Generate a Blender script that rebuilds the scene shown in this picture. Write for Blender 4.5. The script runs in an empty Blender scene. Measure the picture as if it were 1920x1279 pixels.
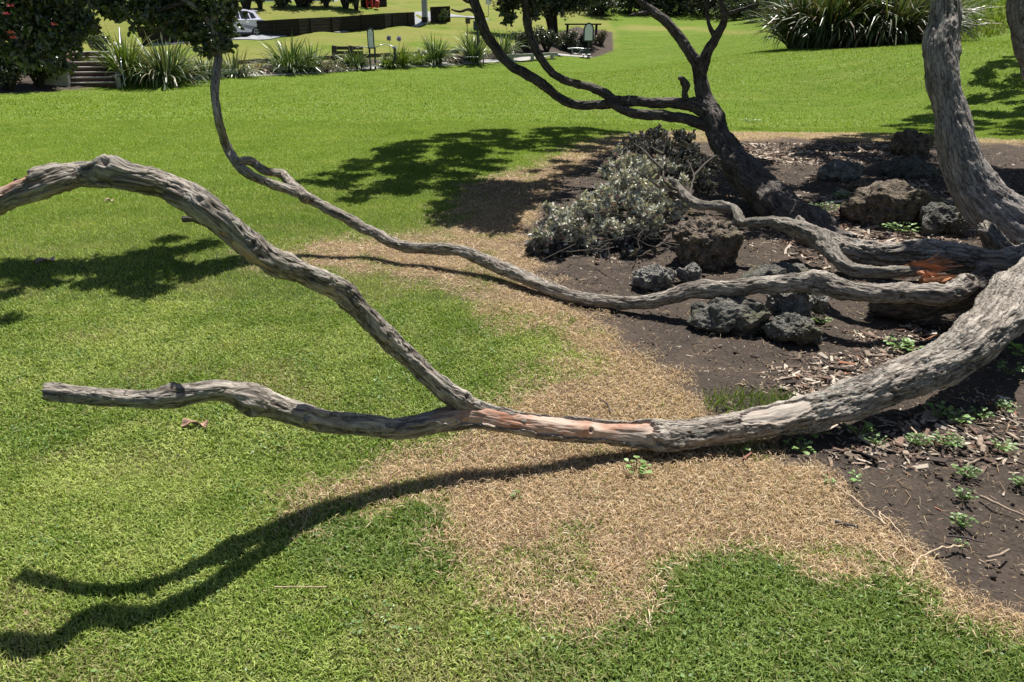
import bpy, math, random
import numpy as np
from mathutils import Vector
R_ = math.radians
rng = np.random.default_rng(11)
random.seed(5)
SC = bpy.context.scene
COL = SC.collection

# ---------------------------------------------------------------- camera, sky, sun, exposure
FPX, HV, CH = 1400., 70., 1.6
TH = math.atan((639.5 - HV) / FPX)
cam = bpy.data.cameras.new("camera"); camo = bpy.data.objects.new("camera", cam); COL.objects.link(camo)
cam.sensor_width = 36.; cam.lens = 36. * FPX / 1920.; cam.clip_start = .05; cam.clip_end = 2000.
camo.location = (0, 0, CH); camo.rotation_euler = (math.pi / 2 - TH, 0, 0)
SC.camera = camo
SUN = Vector((.19, .40, 1.)).normalized()
w = bpy.data.worlds.new("World"); SC.world = w; w.use_nodes = True
nt = w.node_tree; sky = nt.nodes.new("ShaderNodeTexSky"); sky.sky_type = 'NISHITA'; sky.sun_disc = False
sky.sun_elevation = math.asin(SUN.z); sky.sun_rotation = math.atan2(SUN.x, SUN.y)
nt.links.new(sky.outputs[0], nt.nodes["Background"].inputs[0]); nt.nodes["Background"].inputs[1].default_value = .05
sun = bpy.data.lights.new("sun", 'SUN'); sun.energy = 5.0; sun.angle = R_(.5); sun.color = (1, .955, .88)
suno = bpy.data.objects.new("sun", sun); COL.objects.link(suno); suno.rotation_euler = (SUN).to_track_quat('Z', 'Y').to_euler()
SC.view_settings.view_transform = 'Standard'; SC.view_settings.look = 'None'; SC.view_settings.exposure = 0.66; SC.view_settings.gamma = 1
SC.cycles.max_bounces = 6; SC.cycles.diffuse_bounces = 3; SC.cycles.transmission_bounces = 4; SC.cycles.transparent_max_bounces = 8

# ---------------------------------------------------------------- helpers: rays, terrain
cT, sT = math.cos(TH), math.sin(TH)
def ray(u, v):
    a = (u - 960) / FPX; b = (639.5 - v) / FPX
    return np.array([a, cT + sT * b, -sT + cT * b])
def Xh(u, v, h):
    r = ray(u, v); return np.array([0, 0, CH]) + r * ((h - CH) / r[2])
def Xy(u, v, y):
    r = ray(u, v); return np.array([0, 0, CH]) + r * (y / r[1])
def depth(p): return p[1] * cT - (p[2] - CH) * sT

CP = []
for y in (-6, 0, 4, 8, 12):
    for x in (-16, -8, 0, 8, 16): CP.append((x, y, 0))
for x, y in ((-40, -10), (40, -10), (-22, 14), (-14, 20), (-6, 20), (2, 20), (-8, 27), (0, 27), (2, 34), (0, 38), (9, 20)): CP.append((x, y, 0))
for u, v, y in ((20, 182, 24), (205, 160, 28.4), (500, 142, 34), (700, 130, 39), (840, 123, 43), (980, 115, 47), (1110, 108, 52),
                (40, 120, 31), (-150, 110, 30), (170, 98, 31), (300, 118, 35), (500, 116, 38), (700, 104, 42.5), (860, 97, 46.5), (1000, 92, 50),
                (230, 95, 38), (300, 88, 40), (460, 75, 44), (640, 62, 49), (780, 52, 54), (920, 38, 62), (1000, 34, 68),
                (270, 85, 42.2), (470, 72, 46), (640, 60, 51), (780, 49, 56), (900, 37, 64),
                (270, 64, 43.4), (470, 52, 47.2), (640, 41, 52.2), (775, 31, 57.2), (880, 26, 66),
                (270, 30, 68), (500, 15, 75), (700, 17, 75), (620, 13, 80), (860, 8, 85), (500, -25, 105), (800, -35, 110),
                (1140, 70, 60), (1150, 45, 72), (1130, 20, 85), (1300, 120, 40), (1300, 92, 50), (1290, 60, 63), (1300, 26, 82), (1420, 32, 74), (1460, 48, 58),
                (1400, 100, 38), (1480, 93, 33), (1600, 90, 32), (1740, 80, 32), (1900, 74, 34), (1600, 130, 23), (1880, 130, 20), (1400, 170, 22),
                (1850, 66, 36), (1850, 5, 41), (1960, -40, 44), (1300, -20, 110), (1600, 0, 70), (1800, -60, 90)):
    CP.append(tuple(Xy(u, v, y)))
for x, y, z in ((-60, 60, 5), (-60, 110, 14), (0, 150, 16), (60, 150, 18), (60, 90, 12), (-60, 160, 20), (60, 30, 5), (45, 45, 6), (-45, 30, 2.5), (0, 200, 22)): CP.append((x, y, z))
CP = np.array(CP, float)
def tps_k(d2): return np.where(d2 > 0, d2 * np.log(np.maximum(d2, 1e-9)) * .5, 0)
n_ = len(CP); d2 = ((CP[:, None, :2] - CP[None, :, :2]) ** 2).sum(-1)
A = np.zeros((n_ + 3, n_ + 3)); A[:n_, :n_] = tps_k(d2) + np.eye(n_) * .02
A[:n_, n_] = 1; A[:n_, n_ + 1:] = CP[:, :2]; A[n_:, :n_] = A[:n_, n_:].T
WT = np.linalg.solve(A, np.r_[CP[:, 2], 0, 0, 0])
def sstep(a, b, x): t = np.clip((x - a) / (b - a), 0, 1); return t * t * (3 - 2 * t)
def zt(x, y):
    x = np.atleast_1d(np.asarray(x, float)); y = np.atleast_1d(np.asarray(y, float)); out = np.empty(len(x))
    for i in range(0, len(x), 40000):
        X, Y = x[i:i + 40000], y[i:i + 40000]
        k = tps_k((X[:, None] - CP[:, 0]) ** 2 + (Y[:, None] - CP[:, 1]) ** 2)
        out[i:i + 40000] = k @ WT[:n_] + WT[n_] + X * WT[n_ + 1] + Y * WT[n_ + 2]
    far = sstep(120, 170, np.hypot(x, y - 40)); out = out * (1 - far) + np.clip(out, 14, 26) * far
    return out * sstep(9, 14, np.hypot(x * .8, y))
def z1(x, y): return float(zt(x, y)[0])
def GT(u, v, y0=2.):
    r = ray(u, v); y = np.concatenate([np.arange(y0, 20, .1), np.arange(20, 160, .25)]); t = y / r[1]
    d = CH + r[2] * t - zt(r[0] * t, y); i = int(np.argmax(d < 0))
    if i == 0: return np.array([r[0] * t[-1], y[-1], z1(r[0] * t[-1], y[-1])])
    a = d[i - 1] / (d[i - 1] - d[i]); yy = y[i - 1] + a * (y[i] - y[i - 1]); tt = yy / r[1]
    return np.array([r[0] * tt, yy, z1(r[0] * tt, yy)])

# ---------------------------------------------------------------- numpy noise
PERM = np.random.default_rng(3).permutation(256); PERM = np.r_[PERM, PERM, PERM]
GR = np.random.default_rng(4).normal(size=(256, 3)); GR /= np.linalg.norm(GR, axis=1)[:, None]
def pn(P):
    P = np.asarray(P, float); i = np.floor(P).astype(int); f = P - i; i &= 255; u = f * f * f * (f * (f * 6 - 15) + 10)
    def g(a, b, c):
        h = PERM[PERM[PERM[(i[:, 0] + a) & 255] + ((i[:, 1] + b) & 255)] + ((i[:, 2] + c) & 255)]
        return (GR[h] * (f - np.array([a, b, c]))).sum(1)
    def L(a, b, t): return a + (b - a) * t
    x0 = L(g(0, 0, 0), g(1, 0, 0), u[:, 0]); x1 = L(g(0, 1, 0), g(1, 1, 0), u[:, 0])
    x2 = L(g(0, 0, 1), g(1, 0, 1), u[:, 0]); x3 = L(g(0, 1, 1), g(1, 1, 1), u[:, 0])
    return L(L(x0, x1, u[:, 1]), L(x2, x3, u[:, 1]), u[:, 2]) * 1.5
def fbm(P, o=4, g=.5):
    P = np.asarray(P, float); s = 0; a = 1
    for k in range(o): s = s + a * pn(P * 2 ** k + 17.3 * k); a *= g
    return s
def fb2(x, y, sc, o=3, seed=0.): return fbm(np.c_[np.asarray(x) * sc, np.asarray(y) * sc, np.full(len(x), seed)], o)

# ---------------------------------------------------------------- helpers: objects
def tag(o, label=None, cat=None, group=None, kind=None):
    if label: o["label"] = label
    if cat: o["category"] = cat
    if group: o["group"] = group
    if kind: o["kind"] = kind
    return o
def empty(name, loc, label, cat, group=None, rz=0):
    o = bpy.data.objects.new(name, None); COL.objects.link(o); o.location = loc; o.rotation_euler.z = rz; o.empty_display_size = .1
    return tag(o, label, cat, group)
def link(name, me, mat, parent=None, world=True):
    o = bpy.data.objects.new(name, me); COL.objects.link(o)
    if mat is not None: me.materials.append(mat)
    if parent is not None:
        o.parent = parent
        if world: o.location = -Vector(parent.location)
    return o
def mesh(name, V, Fs, mat, parent=None, smooth=True, attrs=None, world=True, matidx=None):
    """Fs: (n,k) array or list of such arrays"""
    if isinstance(Fs, np.ndarray): Fs = [Fs]
    Fs = [np.asarray(f, np.int32) for f in Fs if len(f)]
    me = bpy.data.meshes.new(name); V = np.asarray(V, np.float32)
    nl = sum(f.size for f in Fs); npoly = sum(len(f) for f in Fs)
    me.vertices.add(len(V)); me.vertices.foreach_set('co', V.ravel())
    me.loops.add(nl); me.loops.foreach_set('vertex_index', np.concatenate([f.ravel() for f in Fs]))
    me.polygons.add(npoly)
    tot = np.concatenate([np.full(len(f), f.shape[1], np.int32) for f in Fs])
    me.polygons.foreach_set('loop_start', np.r_[0, np.cumsum(tot)[:-1]].astype(np.int32))
    me.polygons.foreach_set('loop_total', tot)
    me.polygons.foreach_set('use_smooth', np.full(npoly, smooth))
    if attrs:
        for k, a in attrs.items():
            a = np.asarray(a, np.float32)
            if a.ndim == 1: at = me.attributes.new(k, 'FLOAT', 'POINT'); at.data.foreach_set('value', a)
            else: at = me.attributes.new(k, 'FLOAT_VECTOR', 'POINT'); at.data.foreach_set('vector', a.ravel())
    me.update(calc_edges=True)
    return link(name, me, mat, parent, world)
class MB:
    """collects simple solids that become ONE mesh"""
    def __init__(s): s.V = []; s.F = {3: [], 4: []}; s.n = 0
    def add(s, V, F):
        V = np.asarray(V, float); F = np.asarray(F, int); s.V.append(V); s.F[F.shape[1]].append(F + s.n); s.n += len(V); return s
    def box(s, c, size, rz=0, rx=0, ry=0, bev=0):
        x, y, z = np.array(size) / 2.
        if bev <= 0:
            V = np.array([[a * x, b * y, d * z] for d in (-1, 1) for b in (-1, 1) for a in (-1, 1)])
            F = [[0, 2, 3, 1], [4, 5, 7, 6], [0, 1, 5, 4], [2, 6, 7, 3], [0, 4, 6, 2], [1, 3, 7, 5]]
        else:
            V = []; b = min(bev, x * .9, y * .9, z * .9)
            for zz, ins in ((-z, b), (-z + b, 0), (z - b, 0), (z, b)):
                X, Y = x - ins, y - ins
                V += [[-X + b, -Y, zz], [X - b, -Y, zz], [X, -Y + b, zz], [X, Y - b, zz], [X - b, Y, zz], [-X + b, Y, zz], [-X, Y - b, zz], [-X, -Y + b, zz]]
            V = np.array(V); F = []
            for k in range(3):
                for i in range(8): j = (i + 1) % 8; F.append([k * 8 + i, k * 8 + j, k * 8 + 8 + j, k * 8 + 8 + i])
            for o, fl in ((0, 1), (24, 0)):
                for q in ([0, 1, 2, 3], [0, 3, 4, 7], [4, 5, 6, 7]):
                    q = [o + t for t in q]; F.append(q[::-1] if fl else q)
        for ang, ax in ((rx, 0), (ry, 1), (rz, 2)):
            if ang:
                c_, s_ = math.cos(ang), math.sin(ang); i, j = [(1, 2), (2, 0), (0, 1)][ax]; A, B = V[:, i].copy(), V[:, j].copy()
                V[:, i] = c_ * A - s_ * B; V[:, j] = s_ * A + c_ * B
        return s.add(V + np.array(c), F)
    def tube(s, pts, r, n=8, cap=True):
        pts = np.array(pts, float); r = np.broadcast_to(np.asarray(r, float), len(pts)); T = np.gradient(pts, axis=0); T /= np.linalg.norm(T, axis=1)[:, None] + 1e-12
        up = np.array([0, 0, 1.]) if abs(T[0, 2]) < .9 else np.array([1., 0, 0]); a = np.linspace(0, 2 * np.pi, n, endpoint=False); V = []
        N = np.cross(T[0], up); N /= np.linalg.norm(N)
        for k in range(len(pts)):
            N = N - T[k] * (N @ T[k]); N /= np.linalg.norm(N); B = np.cross(T[k], N)
            V.append(pts[k] + r[k] * (np.cos(a)[:, None] * N + np.sin(a)[:, None] * B))
        V = np.concatenate(V); m = len(pts); F = [[k * n + i, k * n + (i + 1) % n, (k + 1) * n + (i + 1) % n, (k + 1) * n + i] for k in range(m - 1) for i in range(n)]
        s.add(V, F)
        if cap:
            for k, fl in ((0, 1), (m - 1, 0)):
                ring = V[k * n:(k + 1) * n]; W = np.vstack([ring, pts[k]]); s.add(W, [[(i + 1) % n, i, n] if fl else [i, (i + 1) % n, n] for i in range(n)])
        return s
    def prism(s, poly, y0, y1, M=None):
        """poly in (x,z), extruded along y; M maps local to world"""
        p = np.array(poly, float); n = len(p); V = np.vstack([np.c_[p[:, 0], np.full(n, y0), p[:, 1]], np.c_[p[:, 0], np.full(n, y1), p[:, 1]]])
        c = p.mean(0); V = np.vstack([V, [[c[0], y0, c[1]], [c[0], y1, c[1]]]])
        if M is not None: V = M(V)
        s.add(V, [[i, (i + 1) % n, n + (i + 1) % n, n + i] for i in range(n)])
        s.F[3].append(np.array([[(i + 1) % n, i, 2 * n] for i in range(n)] + [[n + i, n + (i + 1) % n, 2 * n + 1] for i in range(n)]) + s.n - len(V)); return s
    def build(s, name, mat, parent=None, smooth=False, world=True):
        return mesh(name, np.concatenate(s.V), [np.concatenate(f) for f in s.F.values() if f], mat, parent, smooth, world=world)

# ---------------------------------------------------------------- materials
def new_mat(name):
    m = bpy.data.materials.new(name); m.use_nodes = True; return m, m.node_tree.nodes, m.node_tree.links
def ramp(N, L, src, stops):
    r = N.new('ShaderNodeValToRGB'); e = r.color_ramp.elements
    while len(e) > 1: e.remove(e[-1])
    e[0].position = stops[0][0]; c = stops[0][1]; e[0].color = (*c, 1) if not np.isscalar(c) else (c, c, c, 1)
    for p, c in stops[1:]:
        k = e.new(p); k.color = (*c, 1) if not np.isscalar(c) else (c, c, c, 1)
    L.new(src, r.inputs[0]); return r.outputs[0]
def noise(N, L, vec, scale, detail=5, rough=.55, dist=0):
    n = N.new('ShaderNodeTexNoise'); n.inputs['Scale'].default_value = scale; n.inputs['Detail'].default_value = detail
    n.inputs['Roughness'].default_value = rough; n.inputs['Distortion'].default_value = dist
    if vec is not None: L.new(vec, n.inputs['Vector'])
    return n.outputs[0]
def mixc(N, L, f, a, b, mode='MIX'):
    m = N.new('ShaderNodeMix'); m.data_type = 'RGBA'; m.blend_type = mode
    for s, k in ((f, 0), (a, 6), (b, 7)):
        if hasattr(s, 'links'): L.new(s, m.inputs[k])
        elif k == 0: m.inputs[0].default_value = s
        else: m.inputs[k].default_value = (*s, 1)
    return m.outputs[2]
def attr(N, name):
    a = N.new('ShaderNodeAttribute'); a.attribute_name = name; return a
def coord(N, kind='Object'): return N.new('ShaderNodeTexCoord').outputs[kind]
def mapping(N, L, vec, sc):
    m = N.new('ShaderNodeMapping'); m.inputs['Scale'].default_value = sc; L.new(vec, m.inputs[0]); return m.outputs[0]
def bump(N, L, h, strength, dist, prev=None):
    b = N.new('ShaderNodeBump'); b.inputs['Strength'].default_value = strength; b.inputs['Distance'].default_value = dist; L.new(h, b.inputs['Height'])
    if prev is not None: L.new(prev, b.inputs['Normal'])
    return b.outputs[0]
def mathn(N, L, op, a, b=0.):
    m = N.new('ShaderNodeMath'); m.operation = op
    for i, s in enumerate((a, b)):
        if hasattr(s, 'links'): L.new(s, m.inputs[i])
        else: m.inputs[i].default_value = s
    return m.outputs[0]

def simple(name, col, rough=.6, metal=0, var=.25, scale=8, bmp=.2, bd=.01, spec=.5, coat=0, stretch=None):
    m, N, L = new_mat(name); b = N['Principled BSDF']; c = coord(N)
    if stretch: c = mapping(N, L, c, stretch)
    f = noise(N, L, c, scale, 6, .6)
    lo = tuple(x * (1 - var) for x in col); hi = tuple(min(1, x * (1 + var)) for x in col)
    L.new(ramp(N, L, f, [(.3, lo), (.7, hi)]), b.inputs['Base Color']); b.inputs['Roughness'].default_value = rough; b.inputs['Metallic'].default_value = metal
    b.inputs['Specular IOR Level'].default_value = spec; b.inputs['Coat Weight'].default_value = coat
    if bmp: L.new(bump(N, L, f, bmp, bd), b.inputs['Normal'])
    return m

def leaf_mat(name, trans=.3, rough=.5, spec=.35, attr_name='col', under=None):
    """colour comes from the per-leaf attribute"""
    m, N, L = new_mat(name); b = N['Principled BSDF']; a = attr(N, attr_name); col = a.outputs['Color']
    if under:
        g = N.new('ShaderNodeNewGeometry'); col = mixc(N, L, mathn(N, L, 'MULTIPLY', g.outputs['Backfacing'], .75), col, under)
    L.new(col, b.inputs['Base Color']); b.inputs['Roughness'].default_value = rough; b.inputs['Specular IOR Level'].default_value = spec
    t = N.new('ShaderNodeBsdfTranslucent'); L.new(mixc(N, L, 1., col, (1.0, 1.0, .45), 'MULTIPLY'), t.inputs[0])
    mx = N.new('ShaderNodeMixShader'); mx.inputs[0].default_value = trans; L.new(b.outputs[0], mx.inputs[1]); L.new(t.outputs[0], mx.inputs[2])
    L.new(mx.outputs[0], N['Material Output'].inputs[0]); return m

def bark_mat(name, dark=(.035, .03, .026), mid=(.235, .2, .165), light=(.53, .475, .41), lichen=.6, wood=(.43, .21, .13), fs=1.):
    m, N, L = new_mat(name); b = N['Principled BSDF']; bk = attr(N, 'bk').outputs['Vector']; pe = attr(N, 'peel').outputs['Fac']
    v1 = mapping(N, L, bk, (1, 1, .1)); v2 = mapping(N, L, bk, (1, 1, .5))
    n1 = noise(N, L, v1, 70 * fs, 8, .68, .4); n2 = noise(N, L, v2, 14 * fs, 5, .6, .3); n3 = noise(N, L, bk, 5, 3, .6)
    warp = N.new('ShaderNodeVectorMath'); warp.operation = 'MULTIPLY_ADD'
    wn = N.new('ShaderNodeTexNoise'); wn.inputs['Scale'].default_value = 25 * fs; L.new(v2, wn.inputs['Vector'])
    L.new(wn.outputs['Color'], warp.inputs[0]); warp.inputs[1].default_value = (.05, .05, .03); L.new(v1, warp.inputs[2])
    vo = N.new('ShaderNodeTexVoronoi'); vo.feature = 'DISTANCE_TO_EDGE'; vo.inputs['Scale'].default_value = 30 * fs; L.new(warp.outputs[0], vo.inputs['Vector'])
    crack = ramp(N, L, vo.outputs['Distance'], [(0, .25), (.05, .8), (.12, 1.)])
    hgt = mathn(N, L, 'ADD', mathn(N, L, 'MULTIPLY', crack, .5), mathn(N, L, 'MULTIPLY', n1, .9))
    base = ramp(N, L, n1, [(.28, dark), (.46, mid), (.62, light), (.8, tuple(min(1, c * 1.35) for c in light))])
    base = mixc(N, L, ramp(N, L, n2, [(.35, .75), (.62, 0.)]), base, tuple(c * .55 for c in mid))
    base = mixc(N, L, mathn(N, L, 'SUBTRACT', 1., crack), base, dark)
    n5 = noise(N, L, bk, 45, 6, .75)
    lm = mathn(N, L, 'MULTIPLY', ramp(N, L, n5, [(.52, 0.), (.6, 1.)]), ramp(N, L, n3, [(.48, 0.), (.62, lichen)]))
    base = mixc(N, L, lm, base, (.47, .48, .43))
    wn2 = noise(N, L, mapping(N, L, bk, (1, 1, .1)), 90, 6, .6); wn3 = noise(N, L, bk, 9, 4, .6)
    wc = ramp(N, L, wn2, [(.3, tuple(c * .4 for c in wood)), (.5, tuple(c * .85 for c in wood)), (.72, tuple(min(1, c * 1.3) for c in wood))])
    wc = mixc(N, L, ramp(N, L, wn3, [(.38, 0.), (.6, .9)]), wc, (.5, .4, .33)); wc = mixc(N, L, attr(N, 'pale').outputs['Fac'], wc, ramp(N, L, wn2, [(.3, (.2, .17, .145)), (.5, (.4, .36, .31)), (.7, (.58, .54, .48))]))
    cv = attr(N, 'cav').outputs['Fac']; base = mixc(N, L, ramp(N, L, cv, [(0., .6), (.3, 0.)]), base, dark); base = mixc(N, L, ramp(N, L, cv, [(.7, 0.), (1., .25)]), base, tuple(min(1, c * 1.2) for c in light))
    L.new(mixc(N, L, pe, base, wc), b.inputs['Base Color']); b.inputs['Roughness'].default_value = .85; b.inputs['Specular IOR Level'].default_value = .25
    hh = mixc(N, L, pe, hgt, mathn(N, L, 'MULTIPLY', wn2, .12))
    L.new(bump(N, L, hh, .9, .012 / fs), b.inputs['Normal']); return m

def rock_mat(name, light=(.2, .19, .165), dark=(.02, .02, .02), moss=.3):
    m, N, L = new_mat(name); b = N['Principled BSDF']; c = coord(N)
    n1 = noise(N, L, c, 16, 9, .72); n2 = noise(N, L, c, 5, 4, .6); n4 = noise(N, L, c, 60, 5, .7)
    vo = N.new('ShaderNodeTexVoronoi'); vo.inputs['Scale'].default_value = 55; L.new(c, vo.inputs['Vector'])
    pit = ramp(N, L, vo.outputs['Distance'], [(.15, 0.), (.45, 1.)])
    base = ramp(N, L, n1, [(.32, dark), (.5, tuple(x * .45 for x in light)), (.68, light)])
    base = mixc(N, L, ramp(N, L, n4, [(.56, 0.), (.68, .8)]), base, (.42, .42, .38))
    base = mixc(N, L, mathn(N, L, 'MULTIPLY', ramp(N, L, n2, [(.5, 0.), (.62, 1.)]), moss), base, (.13, .125, .035))
    L.new(base, b.inputs['Base Color']); b.inputs['Roughness'].default_value = .93; b.inputs['Specular IOR Level'].default_value = .2
    L.new(bump(N, L, mathn(N, L, 'ADD', n1, mathn(N, L, 'MULTIPLY', pit, .35)), 1., .03), b.inputs['Normal']); return m

def ground_mat():
    m, N, L = new_mat('ground_surface'); b = N['Principled BSDF']; c = coord(N, 'Object'); mk = attr(N, 'mask').outputs['Vector']
    sp = N.new('ShaderNodeSeparateXYZ'); L.new(mk, sp.inputs[0]); dead, soil, dry = sp.outputs
    ndist = attr(N, 'far').outputs['Fac']
    fine = noise(N, L, c, 140, 4, .7); med = noise(N, L, c, 9, 5, .65); big = noise(N, L, c, .8, 4, .6); tuft = noise(N, L, c, 22, 6, .75); st = noise(N, L, mapping(N, L, c, (.35, 1, 1)), 2.5, 5, .65)
    near = ramp(N, L, tuft, [(.3, (.03, .05, .012)), (.7, (.085, .115, .03))])
    farc = ramp(N, L, tuft, [(.25, (.04, .08, .008)), (.5, (.09, .15, .014)), (.78, (.165, .225, .028))])
    farc = mixc(N, L, mathn(N, L, 'MULTIPLY', ramp(N, L, st, [(.45, 0.), (.7, 1.)]), .45), farc, (.23, .26, .06))
    fleck = noise(N, L, c, 7, 5, .8); farc = mixc(N, L, mathn(N, L, 'MULTIPLY', ramp(N, L, fleck, [(.5, 0.), (.68, 1.)]), .5), farc, (.05, .095, .01)); farc = mixc(N, L, mathn(N, L, 'MULTIPLY', ramp(N, L, noise(N, L, mapping(N, L, c, (.12, 1, 1)), 1.2, 4, .7), [(.5, 0.), (.62, 1.)]), .35), farc, (.2, .225, .06))
    farc = mixc(N, L, mathn(N, L, 'MULTIPLY', ramp(N, L, big, [(.4, 0.), (.65, 1.)]), .4), farc, (.12, .205, .016))
    g = mixc(N, L, ndist, near, farc)
    yel = ramp(N, L, mixc(N, L, .5, med, tuft), [(.35, (.15, .145, .04)), (.55, (.26, .235, .075)), (.7, (.34, .29, .13))])
    g = mixc(N, L, dry, g, yel)
    dc = ramp(N, L, fine, [(.3, (.07, .045, .028)), (.55, (.22, .155, .1)), (.75, (.42, .32, .21))])
    g = mixc(N, L, dead, g, dc)
    n8 = noise(N, L, c, 3.5, 6, .7); n9 = noise(N, L, c, 60, 6, .7)
    scol = ramp(N, L, n9, [(.3, (.034, .027, .022)), (.6, (.088, .072, .06)), (.8, (.16, .135, .112))])
    scol = mixc(N, L, ramp(N, L, n8, [(.42, 0.), (.7, .65)]), scol, (.125, .095, .075))
    g = mixc(N, L, soil, g, scol)
    L.new(g, b.inputs['Base Color']); b.inputs['Roughness'].default_value = .95; b.inputs['Specular IOR Level'].default_value = .1
    nm = bump(N, L, tuft, .8, .03); nm = bump(N, L, n9, .6, .012, nm)
    L.new(nm, b.inputs['Normal']); return m

M = {}
M['ground'] = ground_mat()
M['bark'] = bark_mat('weathered_bark')
M['bark_dark'] = bark_mat('dark_shaded_bark', dark=(.02, .017, .016), mid=(.085, .072, .064), light=(.2, .175, .155), lichen=.25)  # darker bark copy; paints shade into the backlit middle trunk and its limbs
M['bark_smooth'] = bark_mat('grey_trunk_bark', dark=(.055, .047, .043), mid=(.25, .22, .2), light=(.5, .455, .42), lichen=.5, fs=.8)
M['bark_dead'] = bark_mat('dead_branch_bark', dark=(.05, .042, .034), mid=(.2, .175, .145), light=(.38, .35, .3), lichen=.4, fs=1.3)
M['rock'] = rock_mat('scoria_rock', (.26, .25, .22)); M['rock_b'] = rock_mat('brown_rock', (.33, .26, .2), (.03, .024, .02), .3); M['rock_g'] = rock_mat('lichen_rock', (.44, .42, .38), (.025, .025, .025), .1)
M['grass'] = leaf_mat('grass_blade', .3, .55, .25); M['leaf'] = leaf_mat('tree_leaf', .2, .3, .6, under=(.2, .21, .17)); M['dryleaf'] = leaf_mat('dry_leaf', .12, .8, .15)
M['flax'] = leaf_mat('flax_leaf', .2, .38, .5); M['weed'] = leaf_mat('weed_leaf', .3, .45, .4); M['chip'] = leaf_mat('bark_chip', .0, .9, .15)
M['torn'] = simple('torn_orange_wood', (.36, .165, .08), .9, var=.6, scale=30, bmp=.6, bd=.01, stretch=(.3, 1, 1))
M['conc'] = simple('concrete', (.34, .32, .3), .9, var=.25, scale=4, bmp=.3); M['brick'] = simple('brown_step_riser', (.1, .055, .045), .9, var=.3, scale=12)
M['asphalt'] = simple('asphalt', (.27, .28, .3), .9, var=.12, scale=3, bmp=.1); M['path'] = simple('pale_concrete_path', (.36, .35, .33), .9, var=.12, scale=3)
M['wall_t'] = simple('dark_timber', (.022, .017, .014), .9, var=.5, scale=6, stretch=(.15, .15, 2.5), bmp=.5, bd=.03); M['timber'] = simple('grey_timber', (.36, .35, .33), .85, var=.3, scale=9, stretch=(.2, 1, 1))
M['brown_t'] = simple('brown_timber', (.11, .075, .055), .9, var=.4, scale=9, stretch=(.2, 1, 1))
M['navy'] = simple('navy_painted_steel', (.02, .03, .055), .4, var=.2, scale=3, bmp=0, coat=.3); M['panel'] = simple('pale_sign_panel', (.85, .83, .98), .5, var=.12, scale=9, bmp=0)
M['steel'] = simple('galvanised_steel', (.5, .52, .54), .4, .7, var=.12, scale=4, bmp=0); M['pole'] = simple('grey_pole', (.3, .3, .34), .6, var=.15, scale=3, bmp=.1)
M['car'] = simple('silver_white_paint', (.8, .76, .92), .35, .0, var=.03, scale=2, bmp=0, coat=.7); M['rubber'] = simple('black_rubber', (.015, .015, .016), .8, bmp=0)
M['trim'] = simple('black_plastic', (.02, .02, .022), .6, bmp=0); M['glass'] = simple('tinted_glass', (.015, .018, .022), .08, 0, bmp=0, spec=.8)
M['red'] = simple('red_plastic', (.5, .03, .025), .45, bmp=0); M['white'] = simple('white_weatherboard', (.72, .75, .8), .7, var=.06, bmp=.1); M['roofm'] = simple('grey_roof', (.12, .12, .13), .6)
M['tail'] = simple('red_tail_lamp', (.35, .02, .02), .25, bmp=0); M['darkwin'] = simple('dark_window', (.03, .035, .045), .15, bmp=0)
M['mulch'] = simple('reddish_mulch', (.16, .1, .07), .95, var=.5, scale=8, bmp=.8, bd=.05)

# ---------------------------------------------------------------- ground masks (world polygons on the lawn round the tree)
def gp(P): return np.array([Xh(u, v, 0)[:2] for u, v in P])
DEAD = [gp([(2300, 225), (1920, 262), (1740, 250), (1600, 236), (1480, 222), (1380, 224), (1290, 232), (1150, 250), (1080, 268), (1000, 310), (930, 330), (870, 345), (840, 400), (820, 435), (700, 447), (600, 452), (545, 462),
            (560, 492), (640, 515), (760, 520), (850, 545), (930, 580), (1000, 622), (1060, 660), (1085, 705), (1000, 712), (945, 745), (870, 790), (840, 840), (760, 862),
            (680, 880), (590, 910), (540, 950), (560, 975), (700, 935), (820, 925), (840, 960), (815, 1010), (850, 1080), (930, 1130), (1020, 1175), (1110, 1190), (1190, 1150), (1235, 1085),
            (1320, 1040), (1440, 1040), (1540, 1085), (1680, 1095), (1740, 1130), (1800, 1170), (1870, 1190), (1960, 1230), (2600, 1300), (3400, 700)]),
        gp([(455, 488), (480, 476), (560, 470), (600, 500), (520, 505)])]
SOIL = [gp([(2600, 262), (1900, 270), (1740, 262), (1600, 262), (1480, 250), (1420, 255), (1340, 262), (1250, 262), (1120, 290), (1060, 330), (1000, 400), (990, 470), (1010, 500), (1040, 560), (1110, 598), (1180, 640), (1240, 690),
            (1290, 735), (1330, 768), (1420, 800), (1480, 855), (1560, 905), (1640, 975), (1720, 1045), (1800, 1105), (1880, 1150), (1960, 1200), (2600, 1260), (3400, 700)])]
MULCH = [gp([(1600, 640), (1720, 610), (1800, 640), (1700, 700), (1560, 720), (1430, 740), (1450, 690), (1540, 655)]), gp([(1350, 226), (1480, 224), (1700, 240), (1700, 300), (1500, 310), (1370, 300)]),
         gp([(1520, 850), (1600, 800), (1900, 745), (1960, 800), (1900, 880), (1650, 870)]), gp([(1440, 400), (1700, 330), (1900, 400), (1800, 470), (1500, 500)])]
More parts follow.
